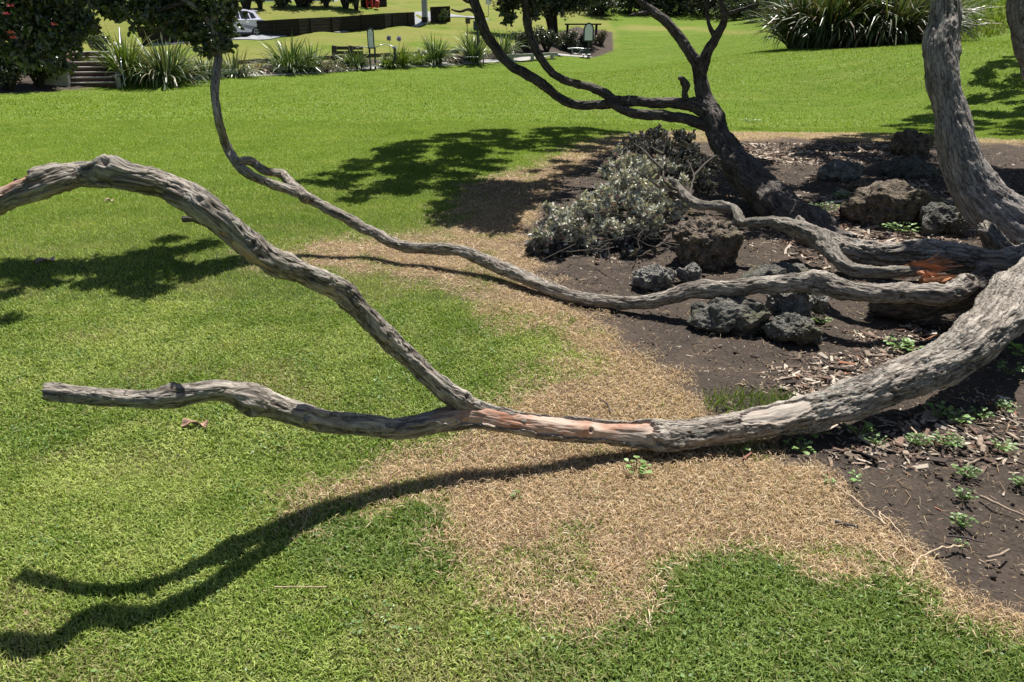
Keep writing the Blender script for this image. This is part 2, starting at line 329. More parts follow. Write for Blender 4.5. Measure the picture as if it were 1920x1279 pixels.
def sdist(P, poly):
    inside = np.zeros(len(P), bool); dmin = np.full(len(P), 1e9); x, y = P[:, 0], P[:, 1]
    for i in range(len(poly)):
        a, b = poly[i], poly[(i + 1) % len(poly)]
        c = ((a[1] > y) != (b[1] > y)) & (x < (b[0] - a[0]) * (y - a[1]) / (b[1] - a[1] + 1e-12) + a[0]); inside ^= c
        ab = b - a; t = np.clip(((P - a) @ ab) / (ab @ ab + 1e-12), 0, 1); dmin = np.minimum(dmin, np.linalg.norm(P - a - t[:, None] * ab, axis=1))
    return np.where(inside, dmin, -dmin)
MX0, MX1, MY0, MY1, MS = -6., 9., .2, 15., .03
gx = np.arange(MX0, MX1, MS); gy = np.arange(MY0, MY1, MS); GX, GY = np.meshgrid(gx, gy); GPt = np.c_[GX.ravel(), GY.ravel()]
wx = fb2(GPt[:, 0], GPt[:, 1], 3.5, 5, 1.) * .17; wy = fb2(GPt[:, 0], GPt[:, 1], 3.5, 5, 5.) * .17
wsc = np.clip(GPt[:, 1] / 3.2, .45, 1.4); WP = GPt + np.c_[wx, wy] * wsc[:, None]
def mk(polys, soft):
    d = np.max([sdist(WP, p) for p in polys], axis=0); return sstep(-1, 1, d / (soft * wsc)).reshape(GX.shape)
mD = mk(DEAD, .20); mS = mk(SOIL, .13); mM = mk(MULCH, .12)
nz = fb2(GPt[:, 0], GPt[:, 1], 1.6, 4, 9.).reshape(GX.shape)
mott = sstep(.18, .62, nz) * .55 * np.clip(1.4 - GY / 9, .0, 1)           # yellowing patches in the lawn
nz2 = fb2(GPt[:, 0], GPt[:, 1], 2.3, 3, 14.).reshape(GX.shape)
mD = np.clip(mD * (1 - .4 * sstep(.3, .55, nz2) * (1 - mS)), 0, 1)
def samp(A, x, y):
    fx = np.clip((x - MX0) / MS, 0, A.shape[1] - 1.001); fy = np.clip((y - MY0) / MS, 0, A.shape[0] - 1.001); i = fx.astype(int); j = fy.astype(int); a = fx - i; b = fy - j
    val = A[j, i] * (1 - a) * (1 - b) + A[j, i + 1] * a * (1 - b) + A[j + 1, i] * (1 - a) * b + A[j + 1, i + 1] * a * b
    return np.where((x < MX0 - .5) | (y > MY1) | (y < 0), 0, val)
def soilz(x, y, s):
    return s * (fb2(x, y, 2.2, 3, 2.) * .022 + fb2(x, y, 12, 3, 6.) * .011 - .012)
def gz(x, y): return zt(x, y) + soilz(x, y, samp(mS, x, y))

# ---------------------------------------------------------------- the setting: ground sheet, road, path
def axis(lo, a, b, hi, fine, growth=1.12, cap=14):
    m = list(np.arange(a, b, fine)); s = fine; x = m[-1]
    while x < hi: s = min(s * growth, .5 if x < 60 else cap); x += s; m.append(x)
    s = fine; x = m[0]; left = []
    while x > lo: s = min(s * growth, .5 if x > -45 else cap); x -= s; left.append(x)
    return np.array(left[::-1] + m)
ax = axis(-320, -4.5, 6.5, 320, .04); ay = axis(-60, .8, 9.5, 420, .04)
X, Y = np.meshgrid(ax, ay); gxv, gyv = X.ravel(), Y.ravel(); gzv = gz(gxv, gyv)
nx, ny = len(ax), len(ay); I = np.arange(nx * ny).reshape(ny, nx)
Fq = np.c_[I[:-1, :-1].ravel(), I[:-1, 1:].ravel(), I[1:, 1:].ravel(), I[1:, :-1].ravel()]
bank_dry = np.zeros(len(gxv))
# the dry yellow bank between path, road and the lawn above the wall
pathL = np.array([GT(u, v)[:2] for u, v in ((-60, 178), (205, 159), (500, 142), (700, 130), (840, 123), (980, 115), (1112, 108))])
roadL = np.array([GT(u, v)[:2] for u, v in ((285, 87), (370, 81), (460, 75), (640, 62), (780, 51), (920, 38))])
bed_poly = np.vstack([pathL, np.array([GT(1150, 95)[:2], GT(1148, 60)[:2], GT(1080, 50)[:2]]), np.array([GT(u, v)[:2] for u, v in ((1000, 80), (940, 98), (700, 110), (500, 122), (300, 125), (120, 120), (-100, 120))])])
bank_poly = np.vstack([pathL, np.array([GT(1160, 88)[:2], GT(1160, 60)[:2], GT(1145, 40)[:2], GT(1130, 22)[:2], [8, 130], [-80, 130], [-80, 30]])])
PP = np.c_[gxv, gyv]; selb = gyv > 15; bd = np.full(len(gxv), -9.); bd[selb] = sdist(PP[selb], bank_poly); bank_dry = sstep(-.2, .6, bd) * .62
rough = fb2(gxv, gyv, .35, 3, 3.); bank_dry *= sstep(-.9, .25, rough)
bankR = np.array([GT(u, v)[:2] for u, v in ((1180, 46), (1300, 50), (1480, 52), (1480, 58), (1300, 56), (1150, 55))]); br = np.full(len(gxv), -9.); br[selb] = sdist(PP[selb], bankR)
bank_dry = np.maximum(bank_dry, sstep(-1., 1., br) * .7)
bs = np.full(len(gxv), -9.); bs[selb] = sdist(PP[selb], bed_poly)
msk = np.c_[samp(mD, gxv, gyv), np.maximum(samp(mS, gxv, gyv), sstep(-.1, .1, bs)), np.maximum(bank_dry, samp(mott, gxv, gyv) * .5)]
ground = tag(mesh('ground', np.c_[gxv, gyv, gzv], Fq, M['ground'], attrs={'mask': msk, 'far': sstep(5, 13, np.hypot(gxv, gyv))}), 'park lawn with a dry brown patch and bare soil round the tree', 'lawn', kind='structure')

def ribbon(name, near, far, mat, label, cat, lift=.03, thick=.25, seg=40):
    def res(P):
        P = np.array(P); d = np.r_[0, np.cumsum(np.linalg.norm(np.diff(P, axis=0), axis=1))]; t = np.linspace(0, d[-1], seg); return np.c_[np.interp(t, d, P[:, 0]), np.interp(t, d, P[:, 1])]
    a, b = res(near), res(far); za = zt(a[:, 0], a[:, 1]); zb = zt(b[:, 0], b[:, 1]); z = np.maximum(za, zb) * .5 + (za + zb) * .25
    rows = [np.c_[a, za + lift - thick], np.c_[a, za + lift], np.c_[b, zb + lift], np.c_[b, zb + lift - thick]]
    V = np.concatenate(rows); F = [[k * seg + i, k * seg + i + 1, (k + 1) * seg + i + 1, (k + 1) * seg + i] for k in range(3) for i in range(seg - 1)]
    return tag(mesh(name, V, np.array(F), mat, smooth=False), label, cat, kind='structure')
def offs(P, d):
    P = np.array(P); T = np.gradient(P, axis=0); T /= np.linalg.norm(T, axis=1)[:, None]; return P + np.c_[-T[:, 1], T[:, 0]] * d
pth = pathL[2:]; pth = np.vstack([[GT(370, 150.5)[:2]], pth]); ribbon('path', pth, offs(pth, .6), M['path'], 'pale concrete path edging the far side of the lawn', 'path', .02)
ribbon('road', roadL, offs(roadL, 1.6), M['asphalt'], 'pale asphalt road climbing the bank past the timber wall', 'road', .05)

# ---------------------------------------------------------------- tree limbs
def spline(P, step):
    P = np.array(P, float); k = len(P); Q = np.vstack([2 * P[0] - P[1], P, 2 * P[-1] - P[-2]]); out = []
    for i in range(k - 1):
        p0, p1, p2, p3 = Q[i:i + 4]; n = max(2, int(np.linalg.norm((p2 - p1)[:3]) / step)); t = np.linspace(0, 1, n, endpoint=False)[:, None]
        out.append(.5 * (2 * p1 + (p2 - p0) * t + (2 * p0 - 5 * p1 + 4 * p2 - p3) * t ** 2 + (3 * p1 - p0 - 3 * p2 + p3) * t ** 3))
    out.append(P[-1:]); return np.concatenate(out)
def limb(name, pts, mat, parent, mode='h', step=.012, nr=56, rough=1., peels=(), knots=(), jag=(0, 0), seed=0., label=None, wob=.0, k=1., gnarl=1.):
    """pts rows (u, v, height or distance, diameter in px) or world (x,y,z,r,'w')"""
    P = []
    for p in pts:
        if len(p) == 5 and p[4] == 'w': P.append((*p[:3], p[3] * k)); continue
        if len(p) == 5: q = Xy(p[0], p[1], p[2]); P.append((*q, k * p[3] * .5 * depth(q) / FPX)); continue
        q = Xh(p[0], p[1], p[2]) if mode == 'h' else Xy(p[0], p[1], p[2]); P.append((*q, k * p[3] * .5 * depth(q) / FPX))
    S = spline(P, step); C, R = S[:, :3].copy(), np.maximum(S[:, 3], .003); m = len(C)
    s = np.r_[0, np.cumsum(np.linalg.norm(np.diff(C, axis=0), axis=1))]
    if wob: C += np.c_[[fbm(np.c_[s * 2.2, np.full(m, seed + k * 7.), np.zeros(m)], 3) for k in range(3)]].T * (R * wob)[:, None]
    def loc(f):
        if np.isscalar(f): return f
        q = C - np.array([0, 0, CH]); dd = q[:, 1] * cT - q[:, 2] * sT; return s[int(np.argmin(np.hypot(960 + FPX * q[:, 0] / dd - f[0], 639.5 - FPX * (q[:, 1] * sT + q[:, 2] * cT) / dd - f[1])))] / s[-1]
    peels = [(min(loc(a), loc(b)), max(loc(a), loc(b)), *r_) for a, b, *r_ in peels]; knots = [(loc(a), *r_) for a, *r_ in knots]
    T = np.gradient(C, axis=0); T /= np.linalg.norm(T, axis=1)[:, None]; N = np.cross(T[0], [0, 0, 1.]) if abs(T[0, 2]) < .95 else np.cross(T[0], [1., 0, 0]); NN = []
    for k in range(m): N = N - T[k] * (N @ T[k]); N /= np.linalg.norm(N); NN.append(N)
    NN = np.array(NN); BB = np.cross(T, NN); a = np.linspace(0, 2 * np.pi, nr, endpoint=False); ca, sa = np.cos(a), np.sin(a)
    D = NN[:, None] * ca[None, :, None] + BB[:, None] * sa[None, :, None]          # m,nr,3
    Rm = R.mean(); bk = np.stack([ca[None] * R[:, None], sa[None] * R[:, None], np.repeat(s[:, None], nr, 1)], -1).reshape(-1, 3) + np.array([0, 0, seed * 3.1])
    big = fbm(np.c_[bk[:, :2] / (R.repeat(nr)[:, None]) * .9, bk[:, 2] / (Rm * 2.6)] + seed, 4) * .17 * gnarl
    wrp = fbm(bk * 9 + 60 + seed, 2)[:, None] * .5; rid = fbm(np.c_[bk[:, :2] * 26, bk[:, 2] * 3.2] + seed + wrp, 5, .62); plate = fbm(np.c_[bk[:, :2] * 14, bk[:, 2] * 5] + seed * 2, 3, .5); rid = -np.abs(rid) * (1.0 + plate * .9) + .3 + plate * .55
    fine = fbm(np.c_[bk[:, :2] * 110, bk[:, 2] * 26], 3, .65)
    fn = fbm(np.c_[bk[:, :2] * 20, bk[:, 2] * 6.5] + seed * 5 + wrp * .7, 4, .5) * 3.2; fl_ = np.floor(fn); fr = fn - fl_; flake = (fl_ + sstep(.0, .16, fr)) * .34; lip = 1 - sstep(0, .22, fr)
    br = np.minimum(R, .09).repeat(nr) * .13 * rough
    cav = sstep(-.5, .3, rid - plate * .5 + .4 * fine) * (1 - .7 * lip); peel = np.zeros(m * nr); pale = np.zeros(m * nr); frac = np.repeat(s / s[-1], nr); Df = D.reshape(-1, 3)
    for (f0, f1, dv, thr, amt) in peels:
        isp = amt < 0; amt = abs(amt)
        dv = np.array(dv, float); dv /= np.linalg.norm(dv); e = fbm(np.c_[bk[:, :2] * 20, bk[:, 2] * 6] + 40, 5, .6) * (.16 if isp else .42)
        q = (Df @ dv - thr) * 1.2 + e - (.3 if isp else .16) * np.clip(2 * (frac - f0) / (f1 - f0) - 1, -1, 1) ** 2; L_ = s[-1]; q = np.minimum(q, np.minimum((frac - f0) * L_ / .16, (f1 - frac) * L_ / .16) + e * 1.4); q = sstep(-.02, .05, q) * amt; pale = np.maximum(pale, q) if isp else pale; peel = np.maximum(peel, q)
    disp = R.repeat(nr) * big + br * (rid * .75 + flake * .8) * (1 - peel * .9) + br * .22 * fine * (1 - peel * .8) - peel * np.minimum(.010, R.repeat(nr) * .16)
    for (f, dv, size, amp) in knots:
        dv = np.array(dv, float); k0 = int(np.clip(np.searchsorted(s, f * s[-1]), 0, m - 1)); dv = dv - T[k0] * (dv @ T[k0]); dv /= np.linalg.norm(dv)
        kc = C[k0] + dv * R[k0]; sp_ = (C[:, None] + D * R[:, None, None]).reshape(-1, 3); dd = np.linalg.norm(sp_ - kc, axis=1) / size
        disp += amp * size * (np.exp(-dd ** 2 * 1.6) - (1.35 * np.exp(-dd ** 2 * 14)))
    rad = R.repeat(nr) + disp
    V = np.repeat(C, nr, 0) + Df * rad[:, None]
    if jag[0] or jag[1]:
        for end, j in ((0, jag[0]), (1, jag[1])):
            if not j: continue
            k = 0 if end == 0 else m - 1; idx = slice(k * nr, (k + 1) * nr); o = (np.abs(pn(np.c_[ca * 2.2, sa * 2.2, np.full(nr, seed)])) * 1.2 + rng.random(nr) * .35) * j
            for q in range(6):
                kk = k + q if end == 0 else k - q; V[kk * nr:(kk + 1) * nr] += T[kk] * (o * (-1 if end == 0 else 1) * (1 - q / 6))[:, None]
    Fl = []
    r0 = (np.arange(m - 1) * nr)[:, None]; i = np.arange(nr)[None]; j = (i + 1) % nr
    F = np.stack([r0 + i, r0 + j, r0 + nr + j, r0 + nr + i], -1).reshape(-1, 4)
    c0 = len(V); ins = R[0] * (-.6 if jag[0] else .35), R[-1] * (-.6 if jag[1] else .35)
    V = np.vstack([V, C[0] - T[0] * ins[0], C[-1] + T[-1] * ins[1]]); bk = np.vstack([bk, [0, 0, bk[0, 2]], [0, 0, bk[-1, 2]]]); peel, pale, cav = np.r_[peel, 0, 0], np.r_[pale, 0, 0], np.r_[cav, .5, .5]
    ii = np.arange(nr); jj = (ii + 1) % nr
    F3 = np.vstack([np.c_[jj, ii, np.full(nr, c0)], np.c_[ii + (m - 1) * nr, jj + (m - 1) * nr, np.full(nr, c0 + 1)]])
    o = mesh(name, V, [F, F3], mat, parent, True, {'bk': bk, 'peel': peel, 'pale': pale, 'cav': cav})
    if label: o['label'] = label
    return o

base = Vector((3.75, 5.25, 0))
tree = empty('sprawling_tree', base, 'old sprawling grey tree whose twisted bare limbs lie and arch across the lawn', 'tree')
BK, BD, BS = M['bark'], M['bark_dark'], M['bark_smooth']
main_pts = [(3.9, 5.35, .12, .2, 'w'), (2070, 480, .27, 115), (1995, 508, .33, 96), (1940, 526, .35, 90), (1905, 545, .35, 90), (1880, 575, .33, 88), (1853, 613, .30, 93), (1814, 650, .26, 94), (1762, 682, .215, 86), (1700, 708, .175, 84), (1620, 740, .15, 78), (1540, 766, .12, 72), (1460, 787, .10, 64), (1400, 799, .09, 60), (1340, 808, .08, 57), (1290, 815, .075, 60), (1250, 819, .075, 62), (1210, 816, .085, 55), (1150, 812, .11, 49),
            (1100, 808, .13, 50), (1050, 804, .155, 47), (950, 789, .21, 46), (885, 781, .235, 50), (820, 790, .235, 46), (750, 803, .23, 43), (690, 797, .27, 41), (650, 793, .29, 43), (600, 787, .33, 46), (550, 773, .39, 46), (515, 762, .43, 50), (490, 753, .46, 56), (465, 742, .5, 50), (430, 735, .53, 42), (400, 733, .555, 40), (360, 738, .56, 38), (325, 744, .56, 42), (290, 748, .56, 37), (250, 748, .56, 33), (200, 745, .56, 34), (140, 739, .555, 33), (100, 735, .555, 38)]
limb('limb', main_pts, BK, tree, step=.005, nr=144, seed=1.3, jag=(0, .03), rough=1.1, k=.92,
     peels=[((1215, 815), (860, 780), (0, -.7, .75), .40, 1.), ((1510, 775), (1375, 803), (.1, -.45, 1), .72, -.9), ((1225, 822), (1160, 814), (0, -.9, .1), .8, -.7), ((860, 780), (830, 786), (0, -.6, .6), .4, .6)],
     knots=[((1098, 803), (0, -.8, .5), .032, .8), ((325, 744), (0, -.3, 1), .025, .6), ((1860, 600), (.3, -1, .2), .09, .45), ((1230, 820), (.2, -1, .1), .05, .5), ((470, 745), (0, -1, -.3), .06, .5), ((1500, 780), (0, -1, .1), .04, .4), ((560, 775), (0, -.8, .5), .04, .5), ((1905, 545), (.2, -1, .6), .07, .4)],
     label='thick low limb resting on the ground with a peeled pinkish patch and a broken end')
limb('limb', [(985, 792, .20, 40), (930, 778, .23, 50), (885, 762, .27, 62), (850, 742, .32, 62), (805, 705, .41, 58), (760, 665, .50, 60), (715, 620, .61, 64), (680, 585, .69, 68), (640, 545, .78, 72), (600, 525, .84, 72), (550, 505, .90, 72), (500, 480, .97, 76), (450, 445, 1.04, 84), (400, 405, 1.11, 88), (350, 368, 1.165, 88), (300, 345, 1.20, 84),
              (250, 332, 1.235, 78), (200, 325, 1.245, 78), (150, 327, 1.24, 78), (100, 338, 1.235, 84), (50, 356, 1.215, 84), (0, 375, 1.19, 82), (-80, 402, 1.15, 78), (-220, 440, 1.10, 70), (-420, 480, 1.03, 60)], BK, tree, step=.005, nr=120, seed=4.1, rough=1.5, k=.60, wob=.2, gnarl=1.05,
     peels=[((-60, 400), (100, 338), (-.1, -.35, 1), .55, 1.), ((440, 440), (500, 480), (-.3, -.7, -.7), .78, .8)], knots=[((215, 325), (0, -.6, .8), .04, .6), ((380, 390), (0, -.7, .7), .035, .5), ((600, 525), (0, -.8, .5), .03, .5), ((865, 752), (0, -.5, .9), .03, .6), ((720, 625), (0, -.7, .6), .03, .5), ((470, 455), (0, -.7, .6), .03, .5)],
     label='long arching limb that rises over the grass and leaves the photo at the left')
limb('twig_stub', [(410, 420, 1.07, 24), (385, 416, 1.07, 16), (360, 411, 1.075, 13), (343, 411, 1.075, 15)], BD, tree, nr=20, seed=2, step=.006, gnarl=2, k=.8)
# second limb, low log then rising to the left
limb('limb', [(1812, 528, .30, 50), (1795, 545, .27, 70), (1750, 552, .26, 66), (1690, 550, .25, 60), (1640, 546, .26, 58), (1590, 540, .27, 62), (1540, 532, .27, 64), (1480, 530, .27, 58), (1420, 536, .25, 54), (1350, 540, .21, 56), (1300, 547, .17, 54), (1250, 560, .12, 46), (1200, 568, .07, 42), (1130, 562, .045, 40), (1060, 550, .045, 41),
              (1000, 528, .065, 42), (920, 493, .10, 42), (860, 472, .14, 37), (800, 463, .14, 33), (755, 458, .145, 33), (700, 436, .19, 34), (640, 405, .31, 33), (590, 378, .40, 35), (560, 362, .47, 30), (500, 342, .56, 28), (460, 320, .66, 30), (428, 280, .80, 28), (408, 220, 1.05, 25), (401, 160, 1.27, 26), (409, 105, 6.02, 25, 'y'), (405, 60, 6.05, 24, 'y'), (385, 28, 6.08, 20, 'y'), (345, 0, 6.1, 16, 'y'), (290, -40, 6.15, 13, 'y'), (220, -80, 6.2, 10, 'y')], BK, tree,
     step=.008, nr=80, seed=7.7, wob=.45, k=.59, knots=[(.004, (0, -.8, .6), .07, .7), (.12, (0, 0, 1), .06, .4), (.06, (0, -1, 0), .05, .5), (.42, (0, -1, .4), .03, .4)], gnarl=1.1, label='slender limb that hugs the soil then curves up to the leaves at the left')
limb('limb', [(1850, 530, .22, 60), (1800, 552, .19, 64), (1750, 562, .15, 62), (1700, 566, .12, 58), (1655, 566, .09, 46), (1635, 566, .08, 34)], BD, tree, step=.01, nr=72, seed=61, gnarl=1.5, rough=1.4, jag=(0, .04), label='dark broken log under the low limb near the stump')
limb('twig', [(446, 303, .73, 14), (470, 303, .70, 15), (500, 322, .62, 15), (528, 326, .58, 17), (545, 345, .52, 20), (575, 372, .44, 22)], BK, tree, nr=24, seed=3, gnarl=1.5)
limb('twig', [(405, 70, 6.05, 16), (402, 30, 6.05, 14), (404, -10, 6.1, 13), (420, -60, 6.2, 11)], BK, tree, mode='y', nr=24, seed=9)
limb('twig', [(345, 3, 6.1, 9), (300, 20, 6.1, 7), (262, 45, 6.1, 5), (262, 70, 6.1, 4)], BD, tree, mode='y', nr=12, seed=9)
# right trunk leaning out of the frame
limb('trunk', [(4.05, 5.35, -.12, .30, 'w'), (4.0, 5.38, .1, .28, 'w'), (1965, 470, 5.5, 175), (1905, 428, 5.62, 152), (1850, 382, 5.75, 132), (1815, 330, 5.85, 112), (1795, 270, 5.95, 98), (1782, 210, 6.05, 88), (1768, 150, 6.15, 84), (1760, 90, 6.25, 82), (1768, 40, 6.35, 72), (1768, -20, 6.45, 64), (1755, -120, 6.7, 56), (1720, -260, 7.0, 46)], BS, tree, mode='y', step=.010, nr=128, seed=11, rough=.9, k=.64,
     knots=[(.80, (-.4, -.9, .1), .09, .4), (.62, (.2, -1, 0), .06, .3)], gnarl=.7, label='thick pale grey trunk leaning out at the right edge')
limb('limb', [(1778, 160, 6.2, 40), (1784, 80, 6.42, 36), (1787, 20, 6.5, 34), (1787, -40, 6.6, 34), (1830, -150, 6.9, 32)], BS, tree, mode='y', nr=56, seed=13, k=.8)
limb('limb', [(2050, 420, 5.9, 60), (1985, 260, 6.2, 50), (1935, 120, 6.3, 44), (1912, 50, 6.35, 40), (1905, -20, 6.4, 36), (1915, -130, 6.5, 30)], BS, tree, mode='y', nr=48, seed=14, k=.8)
limb('trunk_stub', [(1900, 505, 5.2, 60), (1880, 480, 5.22, 48), (1862, 450, 5.22, 36), (1848, 426, 5.2, 26)], M['bark_dead'], tree, mode='y', nr=48, seed=17, gnarl=2.4, jag=(0, .03), step=.01)
# log linking the base to the middle tree
limb('trunk', [(3.85, 5.4, .1, .2, 'w'), (1885, 500, .16, 85), (1830, 492, .17, 88), (1770, 482, .19, 98), (1700, 478, .18, 88), (1640, 478, .15, 78), (1590, 472, .15, 72), (1540, 450, .2, 66), (1490, 425, .24, 64)], BK, tree, step=.010, nr=110, seed=21, rough=1.6, gnarl=1.6, k=.58,
     knots=[(.35, (0, -.6, .8), .1, .4), (.6, (0, -.7, .7), .08, .3)], label='swollen horizontal trunk lying between the stump and the middle stem')
limb('trunk', [(1620, 485, 5.7, 84), (1562, 460, 6.1, 98), (1500, 418, 6.6, 108), (1442, 368, 7.2, 100), (1390, 318, 7.9, 80), (1355, 265, 8.3, 66), (1338, 225, 8.5, 60), (1326, 192, 8.6, 46), (1318, 160, 8.65, 37), (1312, 125, 8.7, 36), (1311, 105, 8.7, 30)], BD, tree, mode='y', step=.014, nr=96, seed=23, gnarl=1.3, k=.68, wob=.2, label='shade darkened middle trunk rising to a fork in front of the lawn')
L7 = lambda pts, s, n=40, g=1.3, wb=.35: limb('limb', pts, BD, tree, mode='y', step=.014, nr=n + 8, seed=s, gnarl=g, wob=wb, k=.75)  # the dark bark colour carries the shade on these limbs
L7([(1345, 225, 8.5, 40), (1310, 203, 8.55, 36), (1265, 193, 8.65, 26), (1220, 192, 8.75, 23), (1180, 190, 8.85, 24), (1130, 197, 8.95, 22), (1080, 196, 9.05, 21), (1040, 178, 9.1, 21), (1000, 146, 9.15, 23), (955, 120, 9.2, 22), (925, 85, 9.25, 24), (905, 45, 9.3, 24), (890, 5, 9.35, 24), (870, -50, 9.5, 20)], 31)
L7([(1200, 192, 8.8, 20), (1160, 190, 8.85, 22), (1135, 175, 8.9, 23), (1100, 162, 8.95, 19), (1060, 152, 9.0, 18), (1030, 132, 9.05, 18), (1008, 100, 9.1, 19), (993, 60, 9.15, 20), (985, 10, 9.2, 19), (975, -50, 9.3, 16)], 33)
L7([(1345, 245, 8.45, 30), (1300, 226, 8.5, 26), (1250, 219, 8.6, 24), (1200, 214, 8.65, 23), (1170, 207, 8.75, 20), (1140, 192, 8.85, 18)], 35)
L7([(1288, 195, 8.6, 20), (1284, 175, 8.6, 15), (1286, 160, 8.6, 19), (1280, 150, 8.58, 15), (1273, 146, 8.56, 9)], 36, 28, 2.2)
L7([(1318, 135, 8.7, 30), (1300, 108, 8.72, 27), (1275, 72, 8.8, 24), (1250, 42, 8.85, 22), (1222, 20, 8.9, 20), (1200, 2, 8.95, 17), (1170, -40, 9.1, 14)], 37, 40, 1.0, .15)
L7([(1314, 140, 8.68, 30), (1325, 100, 8.65, 25), (1342, 70, 8.6, 22), (1356, 45, 8.55, 18), (1357, 22, 8.5, 15), (1350, -5, 8.5, 12), (1340, -60, 8.5, 10)], 39, 40, 1.0, .15)
L7([(1357, 28, 8.52, 12), (1375, 22, 8.5, 9), (1395, 16, 8.45, 8), (1412, 10, 8.4, 6), (1424, 10, 8.4, 3)], 41, 20)
L7([(1340, 68, 8.6, 14), (1330, 48, 8.6, 10), (1326, 25, 8.62, 9), (1322, -20, 8.65, 8)], 42, 20)
L7([(1222, 22, 8.9, 12), (1205, 24, 8.85, 8), (1190, 27, 8.8, 7), (1180, 30, 8.8, 3)], 43, 16)
L7([(908, 42, 9.3, 12), (893, 26, 9.25, 9), (878, 18, 9.2, 7), (862, 22, 9.2, 6), (846, 18, 9.2, 3)], 44, 16)
L7([(890, 5, 9.35, 10), (872, 2, 9.3, 6), (860, -12, 9.3, 5)], 45, 14)

# ---------------------------------------------------------------- leaf generators
def rotmats(n, dirs, spin=None):
    d = dirs / (np.linalg.norm(dirs, axis=1)[:, None] + 1e-9); a = rng.normal(size=(n, 3)); x = np.cross(a, d); x /= np.linalg.norm(x, axis=1)[:, None] + 1e-9; return np.stack([x, d, np.cross(x, d)], -1)
LEAF = np.array([[0, 0, 0], [-.32, .3, .10], [-.30, .68, .10], [0, 1, .0], [.30, .68, .10], [.32, .3, .10], [0, .5, 0]]); LEAF[:, 0] *= .8
LF = np.array([[0, 6, 1, 1], [1, 6, 2, 2], [2, 6, 3, 3], [3, 6, 4, 4], [4, 6, 5, 5], [5, 6, 0, 0]])[:, :3]
DIA = np.array([[0, 0, 0], [-.3, .5, .08], [0, 1, 0], [.3, .5, .08]]); DF = np.array([[0, 3, 2, 1]])
def instanced(T, F, P, Rm, S, C):
    n = len(P); V = (np.einsum('nij,kj->nki', Rm, T) * S[:, None, None] + P[:, None]).reshape(-1, 3); k = len(T)
    return V, (F[None] + (np.arange(n) * k)[:, None, None]).reshape(-1, F.shape[1]), np.repeat(C, k, 0)
def palette(n, cols, wts, var=.25):
    c = np.array(cols)[rng.choice(len(cols), n, p=np.array(wts) / sum(wts))]; return c * (1 + rng.uniform(-var, var, (n, 1)))
def leafcloud(name, blobs, nspr, size, cols, wts, mat, parent, lps=7, tmpl=LEAF, tf=LF, droop=0., shell=.55, twig=True, squash=.8):
    """blobs rows (x,y,z,r); leaves in rosettes round twig tips, with gaps between the sprigs"""
    B = np.array(blobs, float); wv = B[:, 3] ** 2; cnt = rng.multinomial(nspr, wv / wv.sum()); P = []; Dr = []; tw = MB()
    for b, c in zip(B, cnt):
        if c == 0: continue
        d = rng.normal(size=(c, 3)); d /= np.linalg.norm(d, axis=1)[:, None]; r = b[3] * (shell + (1 - shell) * rng.random(c)) * (1 + .35 * pn(d * 2.1 + b[:3] * 3)); r *= rng.random(c) ** .18
        p = b[:3] + d * r[:, None] * np.array([1, 1, squash]); P.append(p); q = d + rng.normal(size=(c, 3)) * .5; q[:, 2] += .25 - droop; Dr.append(q / np.linalg.norm(q, axis=1)[:, None])
        if twig:
            for k in range(0, c, 5): tw.tube([b[:3] + (p[k] - b[:3]) * .15 + rng.normal(size=3) * .04 * b[3], b[:3] + (p[k] - b[:3]) * .6 + rng.normal(size=3) * .07 * b[3], p[k]], [.011 * b[3] + .002, .007 * b[3] + .0015, .0015 + .002 * b[3]], 4, False)
    P = np.concatenate(P); Dr = np.concatenate(Dr); n = len(P) * lps; Pi = np.repeat(P, lps, 0); Di = np.repeat(Dr, lps, 0)
    side = rng.normal(size=(n, 3)); side /= np.linalg.norm(side, axis=1)[:, None]; off = rng.random(n)[:, None]
    Pi = Pi - Di * off * size * 1.4; ld = Di * .7 + side * .9; S = size * rng.uniform(.6, 1.15, n)
    C = palette(n, cols, wts); V, F, Ca = instanced(tmpl, tf, Pi, rotmats(n, ld), S, C)
    o = mesh(name, V, F, mat, parent, False, {'col': Ca}); t = tw.build('twigs', M['bark_dark'], o if parent is not None else None, True) if twig and tw.V else None
    if t is not None and parent is not None: t.location = (0, 0, 0)
    return o
GL = [(.02, .04, .013), (.035, .062, .016), (.065, .1, .025), (.17, .21, .06), (.16, .1, .03)]; GW = [4, 5, 3, .8, .15]
def B_(u, v, y, r): return (*Xy(u, v, y), r)
def Sh(u, v, h, r):                                                     # leafy mass that stands above a ground spot, up the sun's direction
    g = Xh(u, v, 0); return (g[0] + .19 * h, g[1] + .40 * h, h, r)
def Shp(poly, dens, h0, h1, r0, r1, gap=.1, seed=0):
    """leafy masses filling the canopy above a ground outline, with irregular gaps"""
    Q = gp(poly); rr = np.random.default_rng(seed); lo, hi = Q.min(0), Q.max(0); n = int((hi - lo).prod() * dens); P = lo + rr.random((n, 2)) * (hi - lo); P = P[sdist(P, Q) > .08]
    P = P[fbm(np.c_[P * 1.3, np.full(len(P), seed + .5)], 2) > -.55 + gap]; return [(p[0] + .19 * h, p[1] + .40 * h, h, rr.uniform(r0, r1)) for p, h in zip(P, rr.uniform(h0, h1, len(P)))]
